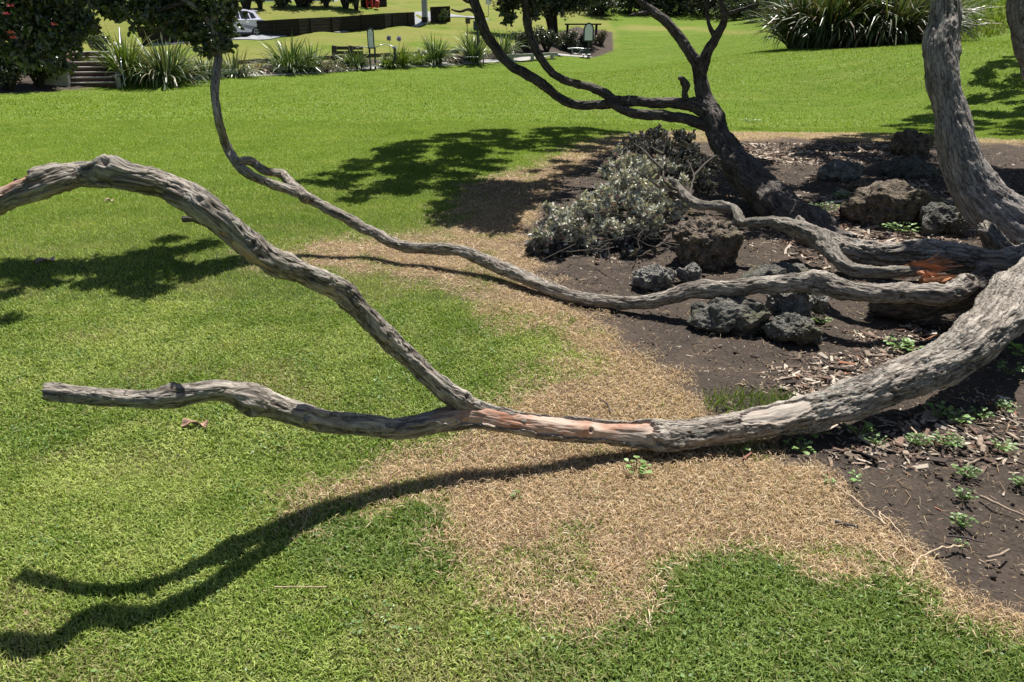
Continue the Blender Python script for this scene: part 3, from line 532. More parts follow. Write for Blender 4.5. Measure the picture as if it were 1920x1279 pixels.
left_blobs = [B_(u, v, y, r) for u, v, y, r in ((20, 10, 5.9, .3), (70, 60, 5.9, .22), (20, 80, 5.8, .2), (110, 20, 6.1, .25), (120, 85, 5.9, .17), (60, 110, 5.8, .13), (115, 125, 5.9, .10), (155, 45, 6.0, .17), (200, 2, 6.1, .17), (222, 22, 6.1, .10), (268, 18, 6.1, .2), (310, 15, 6.2, .22), (340, 45, 6.2, .17), (320, 50, 6.1, .09), (365, 20, 6.2, .22),
              (372, 70, 6.1, .14), (415, 15, 6.1, .2), (415, 55, 6.1, .15), (415, 85, 6.0, .10), (390, 92, 6.0, .08), (425, 22, 6.1, .11),
              (0, -60, 6.1, .35), (100, -70, 6.2, .35), (200, -60, 6.2, .33), (300, -60, 6.3, .33), (380, -60, 6.3, .28), (-120, 20, 5.9, .35))]
NL = len(left_blobs)
left_blobs += Shp([(-150, 515), (0, 498), (200, 480), (300, 445), (400, 432), (455, 470), (500, 500), (400, 512), (370, 572), (220, 578), (190, 545), (100, 600), (-100, 625)], 16, 2.15, 2.6, .13, .24, .02, 8)
leafcloud('crown', left_blobs, 5000, .052, [tuple(q * 1.45 for q in c) for c in GL], [3, 5, 4, 1.6, .5], M['leaf'], tree, 8).__setitem__('label', 'dark green leaves with a few red flowers hanging at the upper left')
mid_blobs = Shp([(555, 345), (620, 312), (690, 285), (760, 262), (860, 245), (960, 236), (1090, 232), (1200, 245), (1260, 262), (1200, 290), (1080, 285), (960, 290), (960, 320), (900, 330), (820, 345), (760, 372), (680, 382), (600, 372)], 14, 2.6, 3.2, .18, .34, .1, 1)
mid_blobs += Shp([(805, 345), (870, 335), (1000, 345), (1000, 400), (970, 438), (900, 442), (820, 432), (810, 390)], 40, 2.4, 2.8, .2, .3, -.6, 2)
mid_blobs += Shp([(990, 300), (1150, 280), (1330, 290), (1330, 330), (1180, 340), (1050, 400), (990, 420), (985, 350)], 8, 2.7, 3.2, .17, .3, .0, 3)
mid_blobs += Shp([(1330, 290), (1470, 300), (1480, 345), (1580, 420), (1560, 470), (1450, 470), (1400, 420), (1330, 380)], 28, 2.7, 3.3, .2, .32, -.2, 4)
NM = len(mid_blobs)
mid_blobs += [B_(u, v, y, r) for u, v, y, r in ((950, 10, 9.2, .18), (952, 36, 9.1, .11), (1000, 0, 9.3, .2), (1005, 25, 9.2, .10), (1200, -40, 9.2, .3), (1350, -60, 8.8, .3))]
leafcloud('crown', mid_blobs, int(sum(b[3] ** 2 for b in mid_blobs) * 1150), .06, GL, GW, M['leaf'], tree, 7)
right_blobs = Shp([(1490, 285), (1520, 255), (1600, 240), (1700, 240), (1760, 255), (1740, 300), (1640, 305), (1540, 305)], 20, 2.9, 3.5, .22, .36, -.2, 5)
right_blobs += Shp([(1655, 228), (1740, 205), (1850, 190), (2000, 188), (2000, 250), (1850, 252), (1740, 250)], 6, 3.1, 3.9, .22, .4, .05, 6)
right_blobs += Shp([(1620, 560), (1700, 535), (1850, 510), (2050, 500), (2050, 600), (1900, 640), (1800, 620), (1680, 625)], 24, 2.5, 3.0, .16, .28, -.2, 9)
right_blobs += Shp([(1580, 310), (1780, 300), (2000, 320), (2000, 440), (1800, 440), (1700, 420), (1600, 400), (1500, 350)], 26, 2.8, 3.3, .2, .32, -.08, 7)
leafcloud('crown', right_blobs, int(sum(b[3] ** 2 for b in right_blobs) * 1350), .06, GL, GW, M['leaf'], tree, 7)
# boughs that carry the leafy masses above the frame
bough = MB()
def carry(root, blobs):
    """branching boughs: masses join the nearest one closer to the root"""
    root = np.array(root); pts = sorted([np.array(b[:3]) for b in blobs], key=lambda p: np.linalg.norm(p - root)); done = [(root, 0.)]
    for p in pts:
        k = min(range(len(done)), key=lambda i: np.linalg.norm(done[i][0] - p) + .25 * done[i][1]); q, dq = done[k]; L_ = np.linalg.norm(p - q); S = spline([q, (p + q) / 2 + rng.normal(size=3) * .07 * L_, p], .12)
        bough.tube(S, np.linspace(max(.006, .032 * math.exp(-dq * .55)), max(.004, .032 * math.exp(-(dq + L_) * .6)), len(S)), 6, False); done.append((p, dq + L_))
def near(r, B): return min(np.linalg.norm(np.array(r) - np.array(b[:3])) for b in B)
ra, rb_, rc = Xy(870, -50, 9.5), Xy(1170, -60, 9.1), Xy(1340, -60, 8.5); grp = {0: [], 1: [], 2: []}
for b in mid_blobs: grp[int(np.argmin([np.linalg.norm(np.array(b[:3]) - r) for r in (ra, rb_, rc)]))].append(b)
carry(ra, grp[0]); carry(rb_, grp[1]); carry(rc, grp[2]); carry(Xy(1720, -260, 7.0), right_blobs); carry(Xy(220, -80, 6.2), left_blobs[21:])
bough.build('boughs', M['bark_dark'], tree, True)
fl = []
def flower(p, r, parent):
    n = 46; d = rng.normal(size=(n, 3)); d[:, 2] = np.abs(d[:, 2]) * .6; d /= np.linalg.norm(d, axis=1)[:, None]; T = np.array([[-.02, 0, 0], [.02, 0, 0], [.03, 1, 0], [-.03, 1, 0]])
    return mesh('flower', *instanced(T, np.array([[0, 1, 2, 3]]), np.repeat(np.array([p]), n, 0), rotmats(n, d), np.full(n, r), palette(n, [(.55, .02, .03), (.7, .06, .06)], [1, 1]))[:2], M['redfl'], parent, False)
M['redfl'] = simple('red_flower', (.42, .03, .05), .6, bmp=0)
for u, v, y in ((12, 27, 5.55), (20, 12, 5.6), (102, 47, 5.65), (20, 62, 5.55), (25, 72, 5.6)): flower(Xy(u, v, y), .024, tree)

# ---------------------------------------------------------------- fallen dead branch
fb = empty('fallen_branch', Xh(1400, 440, 0), 'snapped off branch with torn orange wood and a heap of dry grey leaves', 'branch')
DB = M['bark_dead']
limb('branch', [(1775, 500, .30, 24), (1735, 504, .31, 32), (1690, 510, .30, 32), (1640, 510, .28, 32), (1595, 503, .27, 36), (1565, 478, .30, 42), (1535, 447, .33, 44), (1495, 426, .35, 38), (1450, 415, .34, 30), (1400, 418, .3, 22), (1365, 425, .25, 15), (1340, 440, .2, 9)], DB, fb, step=.008, nr=64, seed=51, rough=1.4, gnarl=1.4, k=.66, wob=.3, jag=(.05, 0))
limb('branch', [(1395, 420, .3, 16), (1384, 408, .33, 17), (1376, 392, .36, 17), (1345, 386, .36, 18), (1310, 384, .37, 18), (1285, 366, .4, 18), (1270, 348, .45, 12), (1255, 336, .5, 8)], DB, fb, step=.01, nr=32, seed=53, gnarl=1.6, wob=.3)
tb = MB()
def tw(pts, r0, r1, mode='h'):
    P = spline([Xh(*p) if mode == 'h' else Xy(*p) for p in pts], .05); P += rng.normal(size=P.shape) * .004; MB().tube(P, np.linspace(r0, r1, len(P)), 6).build('twig', DB, fb, True)
for pts in ([(1285, 360, .4), (1250, 345, .5), (1242, 300, .65), (1248, 262, .8)], [(1242, 320, .6), (1215, 290, .7), (1190, 270, .75)], [(1244, 290, .7), (1220, 275, .75)], [(1290, 375, .38), (1300, 330, .5), (1290, 300, .6)], [(1300, 330, .5), (1330, 300, .6), (1345, 290, .62)], [(1290, 370, .38), (1240, 358, .4), (1200, 355, .45)],
            [(1300, 385, .3), (1260, 395, .25), (1200, 420, .2), (1120, 440, .15)], [(1255, 445, .08), (1220, 470, .04), (1195, 482, .02)], [(1262, 430, .12), (1180, 450, .06), (1100, 470, .05), (1040, 470, .05)], [(1260, 400, .2), (1190, 395, .25), (1120, 400, .3), (1060, 415, .25)], [(1230, 440, .1), (1225, 400, .2), (1235, 370, .3)],
            [(1275, 380, .3), (1220, 340, .5), (1180, 310, .6)], [(1150, 450, .08), (1130, 430, .15), (1100, 420, .2)], [(1200, 460, .05), (1170, 440, .1), (1165, 400, .25)]): tw(pts, .014, .004)
for k in range(90):
    u0, v0 = rng.uniform(1050, 1330), rng.uniform(330, 470); p = Xh(u0, v0, .12 + .2 * rng.random()); q = p + rng.normal(size=3) * np.array([.16, .16, .1]); q[2] = max(.01, q[2]); m_ = (p + q) / 2 + rng.normal(size=3) * .03; tb.tube([p, m_, q], [.004, .003, .0015], 4, False)
tag(tb.build('fine_twigs', DB, fb, True), kind='stuff'); tb2 = MB()
dl = [B_(u, v, y, r) for u, v, y, r in ((1030, 425, 6.0, .13), (1025, 450, 5.85, .12), (1075, 410, 6.05, .15), (1100, 445, 5.9, .15), (1120, 400, 6.1, .16), (1140, 365, 6.3, .14), (1160, 380, 6.2, .18), (1170, 335, 6.6, .16), (1200, 365, 6.3, .18), (1210, 400, 6.1, .15), (1160, 430, 6.0, .16), (1240, 380, 6.3, .14), (1150, 320, 6.8, .13), (1200, 350, 6.4, .15), (1260, 400, 6.2, .08), (1085, 395, 6.3, .11), (1225, 430, 6.0, .08), (1250, 345, 6.5, .1))]
dl += [B_(u, v, y, r) for u, v, y, r in ((1180, 305, 6.9, .13), (1215, 325, 6.7, .15), (1130, 420, 5.95, .13), (1195, 425, 6.0, .12), (1010, 440, 5.85, .1), (1060, 435, 5.85, .12))]
for k in range(70):
    b = dl[rng.integers(24)]; dv = rng.normal(size=3); dv[2] = abs(dv[2]) + .3; dv /= np.linalg.norm(dv); q = np.array(b[:3]) + dv * b[3] * rng.uniform(1.0, 1.7); dl.append((*q, rng.uniform(.03, .06))); tb2.tube([b[:3], q], [.004, .002], 4, False)
tag(tb2.build('fine_twigs', DB, fb, True), kind='stuff')
leafcloud('dry_leaves', dl, 2100, .05, [(.47, .47, .41), (.64, .63, .54), (.3, .31, .28), (.34, .22, .22), (.62, .58, .4)], [4, 4, 3, 1, 1], M['dryleaf'], fb, 7, shell=.4, twig=False)
dl2 = [B_(u, v, y, r) for u, v, y, r in ((1180, 290, 7.2, .2), (1190, 265, 7.4, .13), (1240, 280, 7.3, .22), (1290, 290, 7.3, .2), (1300, 320, 7.1, .2), (1260, 320, 7.1, .16), (1130, 390, 6.7, .1), (1320, 350, 7.0, .14), (1100, 460, 5.95, .14), (1180, 455, 5.95, .16), (1050, 465, 5.85, .12), (1230, 425, 6.2, .13))]
dl2 += [B_(u, v, y, r) for u, v, y, r in ((1050, 475, 5.75, .12), (1120, 478, 5.75, .12), (1180, 480, 5.75, .1), (1000, 462, 5.75, .09), (1230, 255, 7.6, .15), (1280, 262, 7.6, .16), (1330, 310, 7.4, .15))]
leafcloud('grey_leaves', dl2, 1500, .045, [(.12, .125, .12), (.2, .2, .19), (.08, .075, .07), (.15, .1, .09)], [4, 3, 3, 1], M['dryleaf'], fb, 7, shell=.4, twig=False)  # grey leaves; the lowest are coloured dark for the shade under the heap
def shards(name, c, n, L, w_, dirv, mat, parent, seed):
    r = np.random.default_rng(seed); V = []; F = []; dirv = np.array(dirv, float); dirv /= np.linalg.norm(dirv)
    for k in range(n):
        p = np.array(c) + r.normal(size=3) * np.array([.03, .02, .018]); d = dirv + r.normal(size=3) * .2; d /= np.linalg.norm(d); s_ = np.cross(d, r.normal(size=3)); s_ /= np.linalg.norm(s_); t = np.cross(d, s_); l = L * r.uniform(.4, 1.1); ww = w_ * r.uniform(.5, 1.3); b = len(V)
        a0 = p - d * l * .5; a1 = p + d * l * .1; a2 = p + d * l * .62 + s_ * ww * .6
        V += [a0 + s_ * ww, a0 + t * ww * .4, a0 - s_ * ww, a0 - t * ww * .4, a1 + s_ * ww * 1.2, a1 + t * ww * .4, a1 - s_ * ww * .9, a1 - t * ww * .3, a2]
        F += [[b, b + 1, b + 5, b + 4], [b + 1, b + 2, b + 6, b + 5], [b + 2, b + 3, b + 7, b + 6], [b + 3, b, b + 4, b + 7], [b + 4, b + 5, b + 8, b + 8], [b + 5, b + 6, b + 8, b + 8], [b + 6, b + 7, b + 8, b + 8], [b + 7, b + 4, b + 8, b + 8]]
    F4 = np.array([f for f in F if f[2] != f[3]]); F3 = np.array([f[:3] for f in F if f[2] == f[3]]); return mesh(name, np.array(V), [F4, F3], mat, parent, False)
shards('torn_wood', Xh(1745, 497, .33), 26, .26, .02, (1, .1, .16), M['torn'], fb, 1); shards('torn_wood', Xh(1762, 525, .29), 20, .17, .018, (1, -.1, .05), M['torn'], tree, 2)
limb('bark_strip', [(1722, 512, .31, 8), (1738, 510, .30, 9), (1744, 522, .27, 7), (1747, 534, .24, 6)], M['torn'], fb, nr=12, seed=3)

# ---------------------------------------------------------------- rocks
def rock(u, v, w_, h_, d_, zc, mat, label, seed, rough=.22, y=None, pits=1., group='scoria rocks round the tree'):
    bm_n = 6; import bmesh
    bm = bmesh.new(); bmesh.ops.create_icosphere(bm, subdivisions=bm_n, radius=1); V = np.array([q.co[:] for q in bm.verts]); F = np.array([[q.index for q in f.verts] for f in bm.faces]); bm.free()
    dm = np.array([w_, d_, h_]) / 2; P = np.sign(V) * np.abs(V) ** .86 * dm; sc = 1 / dm.mean(); sm = dm.min(); P = P + V * ((rough * 1.1 * fbm(P * sc * 1.1 + seed, 3) + rough * .5 * fbm(P * sc * 3 + seed, 3, .6) - rough * .16 * pits * np.abs(fbm(P * 20 + seed, 3, .6)) + rough * .12 * fbm(P * 70, 2)) * (sm * .5 + dm.mean() * .5))[:, None]
    c = Xh(u, v, zc - h_ * .11) if y is None else Xy(u, v, y); rk = np.random.default_rng(int(seed * 10)); ext = np.abs(P).max(0)
    for _ in range(11):
        nv = rk.normal(size=3); nv /= np.linalg.norm(nv); lim = (np.abs(nv) * ext).sum() * rk.uniform(.42, .66); ex = np.maximum(0, P @ nv - lim); P = P - ex[:, None] * nv * .92
    P = P + V * (fbm(P * 34 + seed, 4, .55) * .007 + fbm(P * 9, 3) * .02)[:, None]
    o = mesh('rock', P, F, mat, None, True); o.location = c; return tag(o, label, 'rock', group)
rock(1325, 462, .50, .42, .42, .17, M['rock_b'], 'big upright brown rock with a pitted face behind the low limb', 1.2, .3)
rock(1228, 523, .30, .15, .22, .06, M['rock_g'], 'small grey lumpy rock left of the big upright rock', 3.4, .3)
rock(1292, 516, .17, .12, .14, .06, M['rock_g'], 'smallest pale rock tucked at the foot of the big upright rock', 5.1, .3)
rock(1375, 595, .52, .22, .30, .09, M['rock'], 'dark shaded rock directly under the low limb', 7.3, .25)
rock(1482, 575, .26, .16, .2, .12, M['rock_g'], 'pale lichen covered rock propping the low limb', 9.2, .45)
rock(1530, 568, .15, .10, .14, .10, M['rock_g'], 'little knobbly rock beside the lichen covered rock', 19.2, .4)
rock(1488, 618, .36, .15, .24, .06, M['rock'], 'low flat grey rock on the soil below the lichen covered rock', 11.7, .3)
rock(1465, 512, .62, .10, .26, .04, M['rock'], 'flat cracked slab of rock between the low limb and the fallen branch', 13.1, .25)
rock(1578, 322, .56, .22, .45, .10, M['rock_g'], 'pale rock with flat sloping top furthest left behind the trunks', 15.9, .3)
rock(1612, 352, .26, .16, .25, .06, M['rock_b'], 'small brown rock in front of the pale sloping rock', 17.2, .3)
rock(1672, 388, .92, .40, .60, .17, M['rock_b'], 'largest boulder with a sunlit brown top between the trunks', 21.4, .26)
rock(1772, 418, .44, .32, .36, .12, M['rock'], 'dark rock beside the foot of the leaning trunk', 23.7, .32)
rock(1712, 272, .60, .36, .5, .17, M['rock_b'], 'shaded rock furthest back beside the leaning trunk', 27.1, .28)
rock(1700, 318, .66, .24, .5, .09, M['rock'], 'dark low rock behind the largest boulder', 29.3, .3)

# ---------------------------------------------------------------- grass blades (near lawn) as real geometry
def blades(name, bands, label):
    VV, F3, F4, CC = [], [], [], []; base_ = 0
    for (y0, y1, dens, hgt, wid, quad) in bands:
        area = .75 * (y1 ** 2 - y0 ** 2) + 2.2 * (y1 - y0); n = int(area * dens); yy = np.sqrt(rng.random(n) * (y1 ** 2 - y0 ** 2) + y0 ** 2); xx = (rng.random(n) * 2 - 1) * (.75 * yy + 1.1)
        d = samp(mD, xx, yy); s = samp(mS, xx, yy); mo = samp(mott, xx, yy)
        keep = (rng.random(n) > s * .985) & (rng.random(n) < np.clip((66 - yy) / 44, 0, 1)) & (sdist(np.c_[xx, yy], bank_poly) < -.1 if y1 > 20 else True); xx, yy, d, s, mo = xx[keep], yy[keep], d[keep], s[keep], mo[keep]; n = len(xx); zz = gz(xx, yy)
        d = np.clip(d + .25 * fb2(xx, yy, 9., 3, 41.) * sstep(.02, .3, d) * (d < .97), 0, 1); isd = rng.random(n) < d * .955 + s * .5; bare = rng.random(n) < sstep(.15, .6, fb2(xx, yy, 5., 3, 51.)) * .65 * d; hv = fb2(xx, yy, 1.1, 3, 21.); pat = fb2(xx, yy, 6., 2, 31.)
        isy = (~isd) & (rng.random(n) < np.clip(mo * .8 + .05 + .10 * (pat > .3), 0, 1) * np.clip(1.3 - yy / 10, .15, 1))
        f = sstep(3, 9, yy)[:, None]
        g0 = np.array([.17, .27, .034]) * (1 - f) + np.array([.185, .29, .026]) * f; g1 = np.array([.50, .57, .17]) * (1 - f) + np.array([.35, .44, .075]) * f
        t = np.clip(.42 + .5 * hv + .35 * pat + rng.normal(size=n) * .25, 0, 1)[:, None]; C = g0 * (1 - t) + g1 * t
        lush = sstep(.0, .5, samp(LUSH, xx, yy))[:, None]; C = C * (1 - lush) + (np.array([.115, .19, .032]) * (1 - t) + np.array([.28, .37, .095]) * t) * lush
        cy = np.array([.36, .34, .15]); C[isy] = cy * rng.uniform(.7, 1.2, (isy.sum(), 1))
        cd = np.array([[.60, .45, .285], [.80, .64, .45], [.36, .25, .155], [.66, .48, .29]])[rng.integers(0, 4, n)] * rng.uniform(.75, 1.15, (n, 1)); C[isd] = cd[isd]
        C = np.clip(C * rng.uniform(.8, 1.2, (n, 1)), 0.005, .9)
        h = hgt * rng.uniform(.5, 1.25, n) * np.where(isd, 1.05, 1) * (1 + .5 * lush[:, 0]); az = rng.random(n) * 2 * np.pi; lean = np.where(isd, rng.uniform(1.05, 1.5, n), np.clip(rng.normal(.85, .33, n), .1, 1.4))
        dx, dy = np.cos(az), np.sin(az); px, py = -dy, dx; wv = wid * rng.uniform(.6, 1.4, n) * np.where(isd, .7, 1) * (1 + .3 * lush[:, 0]); lift = np.where(isd, rng.random(n) * .012, 0); h = np.where(bare, h * .25, h) * np.where(isd, rng.lognormal(-.12, .35, n), 1)
        tw_ = rng.uniform(-.8, .8, n); P0 = np.c_[xx, yy, zz - .003 + lift]; pw = np.c_[px * np.cos(tw_), py * np.cos(tw_), np.sin(tw_)] * wv[:, None] * .5
        tip = P0 + np.c_[dx * np.sin(lean), dy * np.sin(lean), np.cos(lean)] * h[:, None]
        if quad:
            l2 = lean * .55; mid_ = P0 + np.c_[dx * np.sin(l2), dy * np.sin(l2), np.cos(l2)] * (h * .5)[:, None]
            V = np.stack([P0 - pw * .8, P0 + pw * .8, mid_ + pw, mid_ - pw, tip], 1).reshape(-1, 3); b = base_ + np.arange(n) * 5; F4.append(np.c_[b, b + 1, b + 2, b + 3]); F3.append(np.c_[b + 3, b + 2, b + 4]); k = 5
        else:
            V = np.stack([P0 - pw, P0 + pw, tip], 1).reshape(-1, 3); b = base_ + np.arange(n) * 3; F3.append(np.c_[b, b + 1, b + 2]); k = 3
        VV.append(V); CC.append(np.repeat(C, k, 0)); base_ += len(V)
    return tag(mesh(name, np.concatenate(VV), [np.concatenate(F4), np.concatenate(F3)], M['grass'], None, False, {'col': np.concatenate(CC)}), label, 'grass', kind='stuff')
lushP = [gp([(1235, 1085), (1320, 1030), (1440, 1040), (1560, 1085), (1700, 1110), (1900, 1230), (2000, 1400), (900, 1400), (1000, 1250), (1150, 1180)]), gp([(560, 1000), (800, 940), (830, 1010), (800, 1090), (600, 1080)])]
LUSH = mk(lushP, .12)
blades('grass', [(.9, 2.6, 36000, .029, .0032, True), (2.6, 4.6, 20000, .03, .004, True), (4.6, 8, 9500, .032, .0056, False), (8, 16, 3400, .036, .009, False), (16, 62, 330, .05, .026, False)], 'short mown grass, green with straw coloured dead blades near the tree')

# ---------------------------------------------------------------- litter on the soil
def litter():
    n = 110000; yy = np.sqrt(rng.random(n) * (12 ** 2 - 1.2 ** 2) + 1.2 ** 2); xx = rng.uniform(-.5, 1., n) * 0 + rng.random(n) * (yy * .8 + 1.6) - .8
    s = samp(mS, xx, yy); mu = samp(mM, xx, yy); d = samp(mD, xx, yy); keep = rng.random(n) < s * (.24 + .76 * mu) * np.clip(1.3 - yy / 14, .3, 1) + d * (1 - s) * .012 * (yy < 5); xx, yy, mu = xx[keep], yy[keep], mu[keep]
    for Q, dens in zip(MULCH, (2600, 700, 1500, 350)):
        lo, hi = Q.min(0) - .1, Q.max(0) + .1; lo = np.maximum(lo, [-1, 1.5]); hi = np.minimum(hi, [9, 13]); k = int(min(30000, np.prod(hi - lo) * dens)); a = rng.random(k) * (hi[0] - lo[0]) + lo[0]; b = rng.random(k) * (hi[1] - lo[1]) + lo[1]; kk = rng.random(k) < samp(mM, a, b) * samp(mS + mD, a, b).clip(0, 1); xx = np.r_[xx, a[kk]]; yy = np.r_[yy, b[kk]]; mu = np.r_[mu, samp(mM, a[kk], b[kk])]
    n = len(xx)
    T = np.array([[-.5, -.12, 0], [.5, -.09, 0], [.46, .12, 0], [-.42, .14, 0], [-.45, -.1, .05], [.46, -.07, .06], [.42, .1, .05], [-.38, .12, .06]]); F = np.array([[4, 5, 6, 7], [0, 1, 5, 4], [1, 2, 6, 5], [2, 3, 7, 6], [3, 0, 4, 7]])
    az = rng.random(n) * 2 * np.pi; Rm = np.zeros((n, 3, 3)); c_, s_ = np.cos(az), np.sin(az); tl = rng.normal(size=n) * .22; Rm[:, 0, 0] = c_; Rm[:, 1, 0] = s_; Rm[:, 2, 0] = tl; Rm[:, 0, 1] = -s_; Rm[:, 1, 1] = c_; Rm[:, 2, 1] = rng.normal(size=n) * .3; Rm[:, 2, 2] = 1
    S = rng.lognormal(math.log(.014), .55, n).clip(.004, .06) * (1 + mu * 1.1) * np.clip(yy / 4.5, 1, 1.6); T2 = T.copy()
    C = palette(n, [(.16, .11, .085), (.28, .22, .17), (.5, .43, .35), (.07, .055, .048), (.3, .15, .09)], [3, 3, 2.4, 3, .4]); V, F, Ca = instanced(T2, F, np.c_[xx, yy, gz(xx, yy) + .001 + .008 * mu * rng.random(n)], Rm, S, C)
    tag(mesh('leaf_litter', V, F, M['chip'], None, False, {'col': Ca}), 'bark chips and dry leaf litter scattered over the soil', 'leaf litter', kind='stuff')
    # thin straws and rootlets
    st = MB(); n2 = 0
    while n2 < 750:
        y = math.sqrt(rng.random() * (7 ** 2 - 1.4 ** 2) + 1.4 ** 2); x = rng.random() * (y * .8 + 1.) - .3; s = samp(mS, np.array([x]), np.array([y]))[0]; d = samp(mD, np.array([x]), np.array([y]))[0]
        if rng.random() > s * .8 + d * .2: continue
        n2 += 1; z = gz(np.array([x]), np.array([y]))[0]; a = rng.random() * 6.28; l = rng.uniform(.03, .11); k = rng.normal() * .5; r = rng.uniform(.0006, .0017)
        st.tube([(x, y, z + .004), (x + l * .5 * math.cos(a), y + l * .5 * math.sin(a), z + .008 + rng.random() * .008), (x + l * math.cos(a + k), y + l * math.sin(a + k), z + .004)], [r, r, r * .5], 4, False)
    tag(st.build('dry_straw', simple('dry_straw', (.42, .29, .17), .9, var=.4, scale=3, bmp=0)), 'thin dry straws and rootlets strewn on soil and dead grass', 'straw', kind='stuff')
litter()
def stick(pts, r, mat, name, label, cat, group=None, h=.012):
    P = spline([Xh(u, v, h + dz) for u, v, dz in pts], .012); P += np.c_[[fbm(np.c_[np.arange(len(P)) * .3, np.full(len(P), k * 9. + pts[0][0]), np.zeros(len(P))], 2) for k in range(3)]].T * r * .8
    m = len(P); rr = r * (1 + .25 * fbm(np.c_[np.arange(m) * .4, np.full(m, pts[0][1]), np.zeros(m)], 2)) * np.linspace(1, .75, m); return tag(MB().tube(P, rr, 8).build(name, mat, None, True), label, cat, group)
ST = simple('dry_stick', (.3, .23, .17), .9, var=.4, scale=25); STD = simple('dark_stick', (.06, .05, .05), .9, var=.4, scale=25); STP = simple('pale_stick', (.5, .38, .26), .9, var=.3, scale=25)
G = 'sticks lying on the soil'
stick([(1835, 820, 0), (1843, 848, 0)], .013, ST, 'stick', 'short thick sawn piece of stick near the right edge', 'stick', G)
stick([(1808, 890, 0), (1815, 872, 0), (1835, 862, .004)], .006, ST, 'stick', 'short brown stick left of the thick sawn piece', 'stick', G)
stick([(1838, 930, 0), (1870, 945, .003), (1920, 967, 0)], .0055, ST, 'stick', 'brown stick that runs out of the right edge', 'stick', G)
stick([(1850, 1046, 0), (1875, 1040, .004), (1892, 1030, 0)], .005, ST, 'stick', 'short curved stick at the lower right on bare soil', 'stick', G)
stick([(1565, 978, .006), (1585, 983, .004), (1608, 988, .003)], .007, STD, 'stick', 'black stick on the dead grass', 'stick', G)
stick([(1775, 1005, 0), (1810, 1008, .003), (1845, 1018, 0)], .0035, STD, 'stick', 'thin dark twig beside the pale forked root', 'stick', G)
stick([(1122, 748, .01), (1138, 757, .012), (1145, 775, .01)], .004, STD, 'stick', 'small bent dark twig on the dead grass behind the limb', 'stick', G)
stick([(1700, 790, 0), (1720, 815, .004)], .004, STP, 'stick', 'pale splinter just below the thick limb', 'stick', G)
stick([(1395, 862, .006), (1410, 845, .006)], .007, simple('reddish_bark', (.22, .1, .07), .9), 'stick', 'reddish sliver of bark under the limb', 'stick', G)
stick([(515, 1101, .03), (560, 1100, .035), (612, 1101, .03)], .0022, STP, 'straw_stalk', 'single long pale straw on the grass', 'straw', None)
rt = MB()
for pts in ([(1562, 905), (1600, 935), (1640, 965), (1660, 985)], [(1812, 1023), (1760, 1030), (1720, 1050), (1700, 1080), (1680, 1100)], [(1720, 1050), (1700, 1030), (1660, 1015), (1620, 1020)], [(1700, 1080), (1660, 1050), (1630, 1020)], [(1720, 1050), (1705, 1085), (1698, 1110)], [(1735, 1045), (1740, 1060)], [(1690, 1060), (1675, 1040), (1690, 1020)], [(1660, 985), (1650, 960), (1690, 1000)]):
    P = spline([Xh(u, v, .012) for u, v in pts], .015); rt.tube(P + rng.normal(size=P.shape) * .002, np.linspace(.004, .002, len(P)), 6)
tag(rt.build('dry_root', STP, None, True), 'pale forked dry root at the edge of the dead grass', 'root')
# piece of bark on the grass, rough sheet with thickness
def barkpiece(u, v, L, W, label, rz, mat, seed):
    n, m = 14, 6; V = []
    for k in range(n):
        for j in range(m):
            a = k / (n - 1); b = j / (m - 1) - .5; wv = W * (1 + .25 * math.sin(a * 5 + seed)); V.append([(a - .5) * L, b * wv + .12 * W * math.sin(a * 9 + seed), .015 + .012 * math.sin(a * 6 + b * 3) - .8 * W * b * b])
    V = np.array(V); V[:, 2] += fbm(V * 60 + seed, 2) * .003; T = V.copy(); T[:, 2] -= .006; k = n * m; I_ = np.arange(k).reshape(n, m); q = np.c_[I_[:-1, :-1].ravel(), I_[1:, :-1].ravel(), I_[1:, 1:].ravel(), I_[:-1, 1:].ravel()]
    b = np.r_[I_[:, 0], I_[-1, 1:], I_[-2::-1, -1], I_[0, -2:0:-1]]; e = np.c_[b, np.roll(b, -1), np.roll(b, -1) + k, b + k]; o = mesh('bark_piece', np.vstack([V, T]), np.vstack([q, q[:, ::-1] + k, e]), mat, None, True)
    o.location = Xh(u, v, .018); o.rotation_euler.z = rz; return tag(o, label, 'bark')
barkpiece(366, 796, .115, .03, 'curled pink brown bark piece on grass below the broken limb end', -.05, simple('pink_bark', (.32, .2, .14), .85, var=.35, scale=40), 2.)
barkpiece(85, 488, .13, .05, 'dry brown leaf scrap on the shaded grass at far left', .6, ST, 5.)
barkpiece(205, 376, .08, .03, 'small pale bark scrap on grass under the arching limb', .1, STP, 3.)

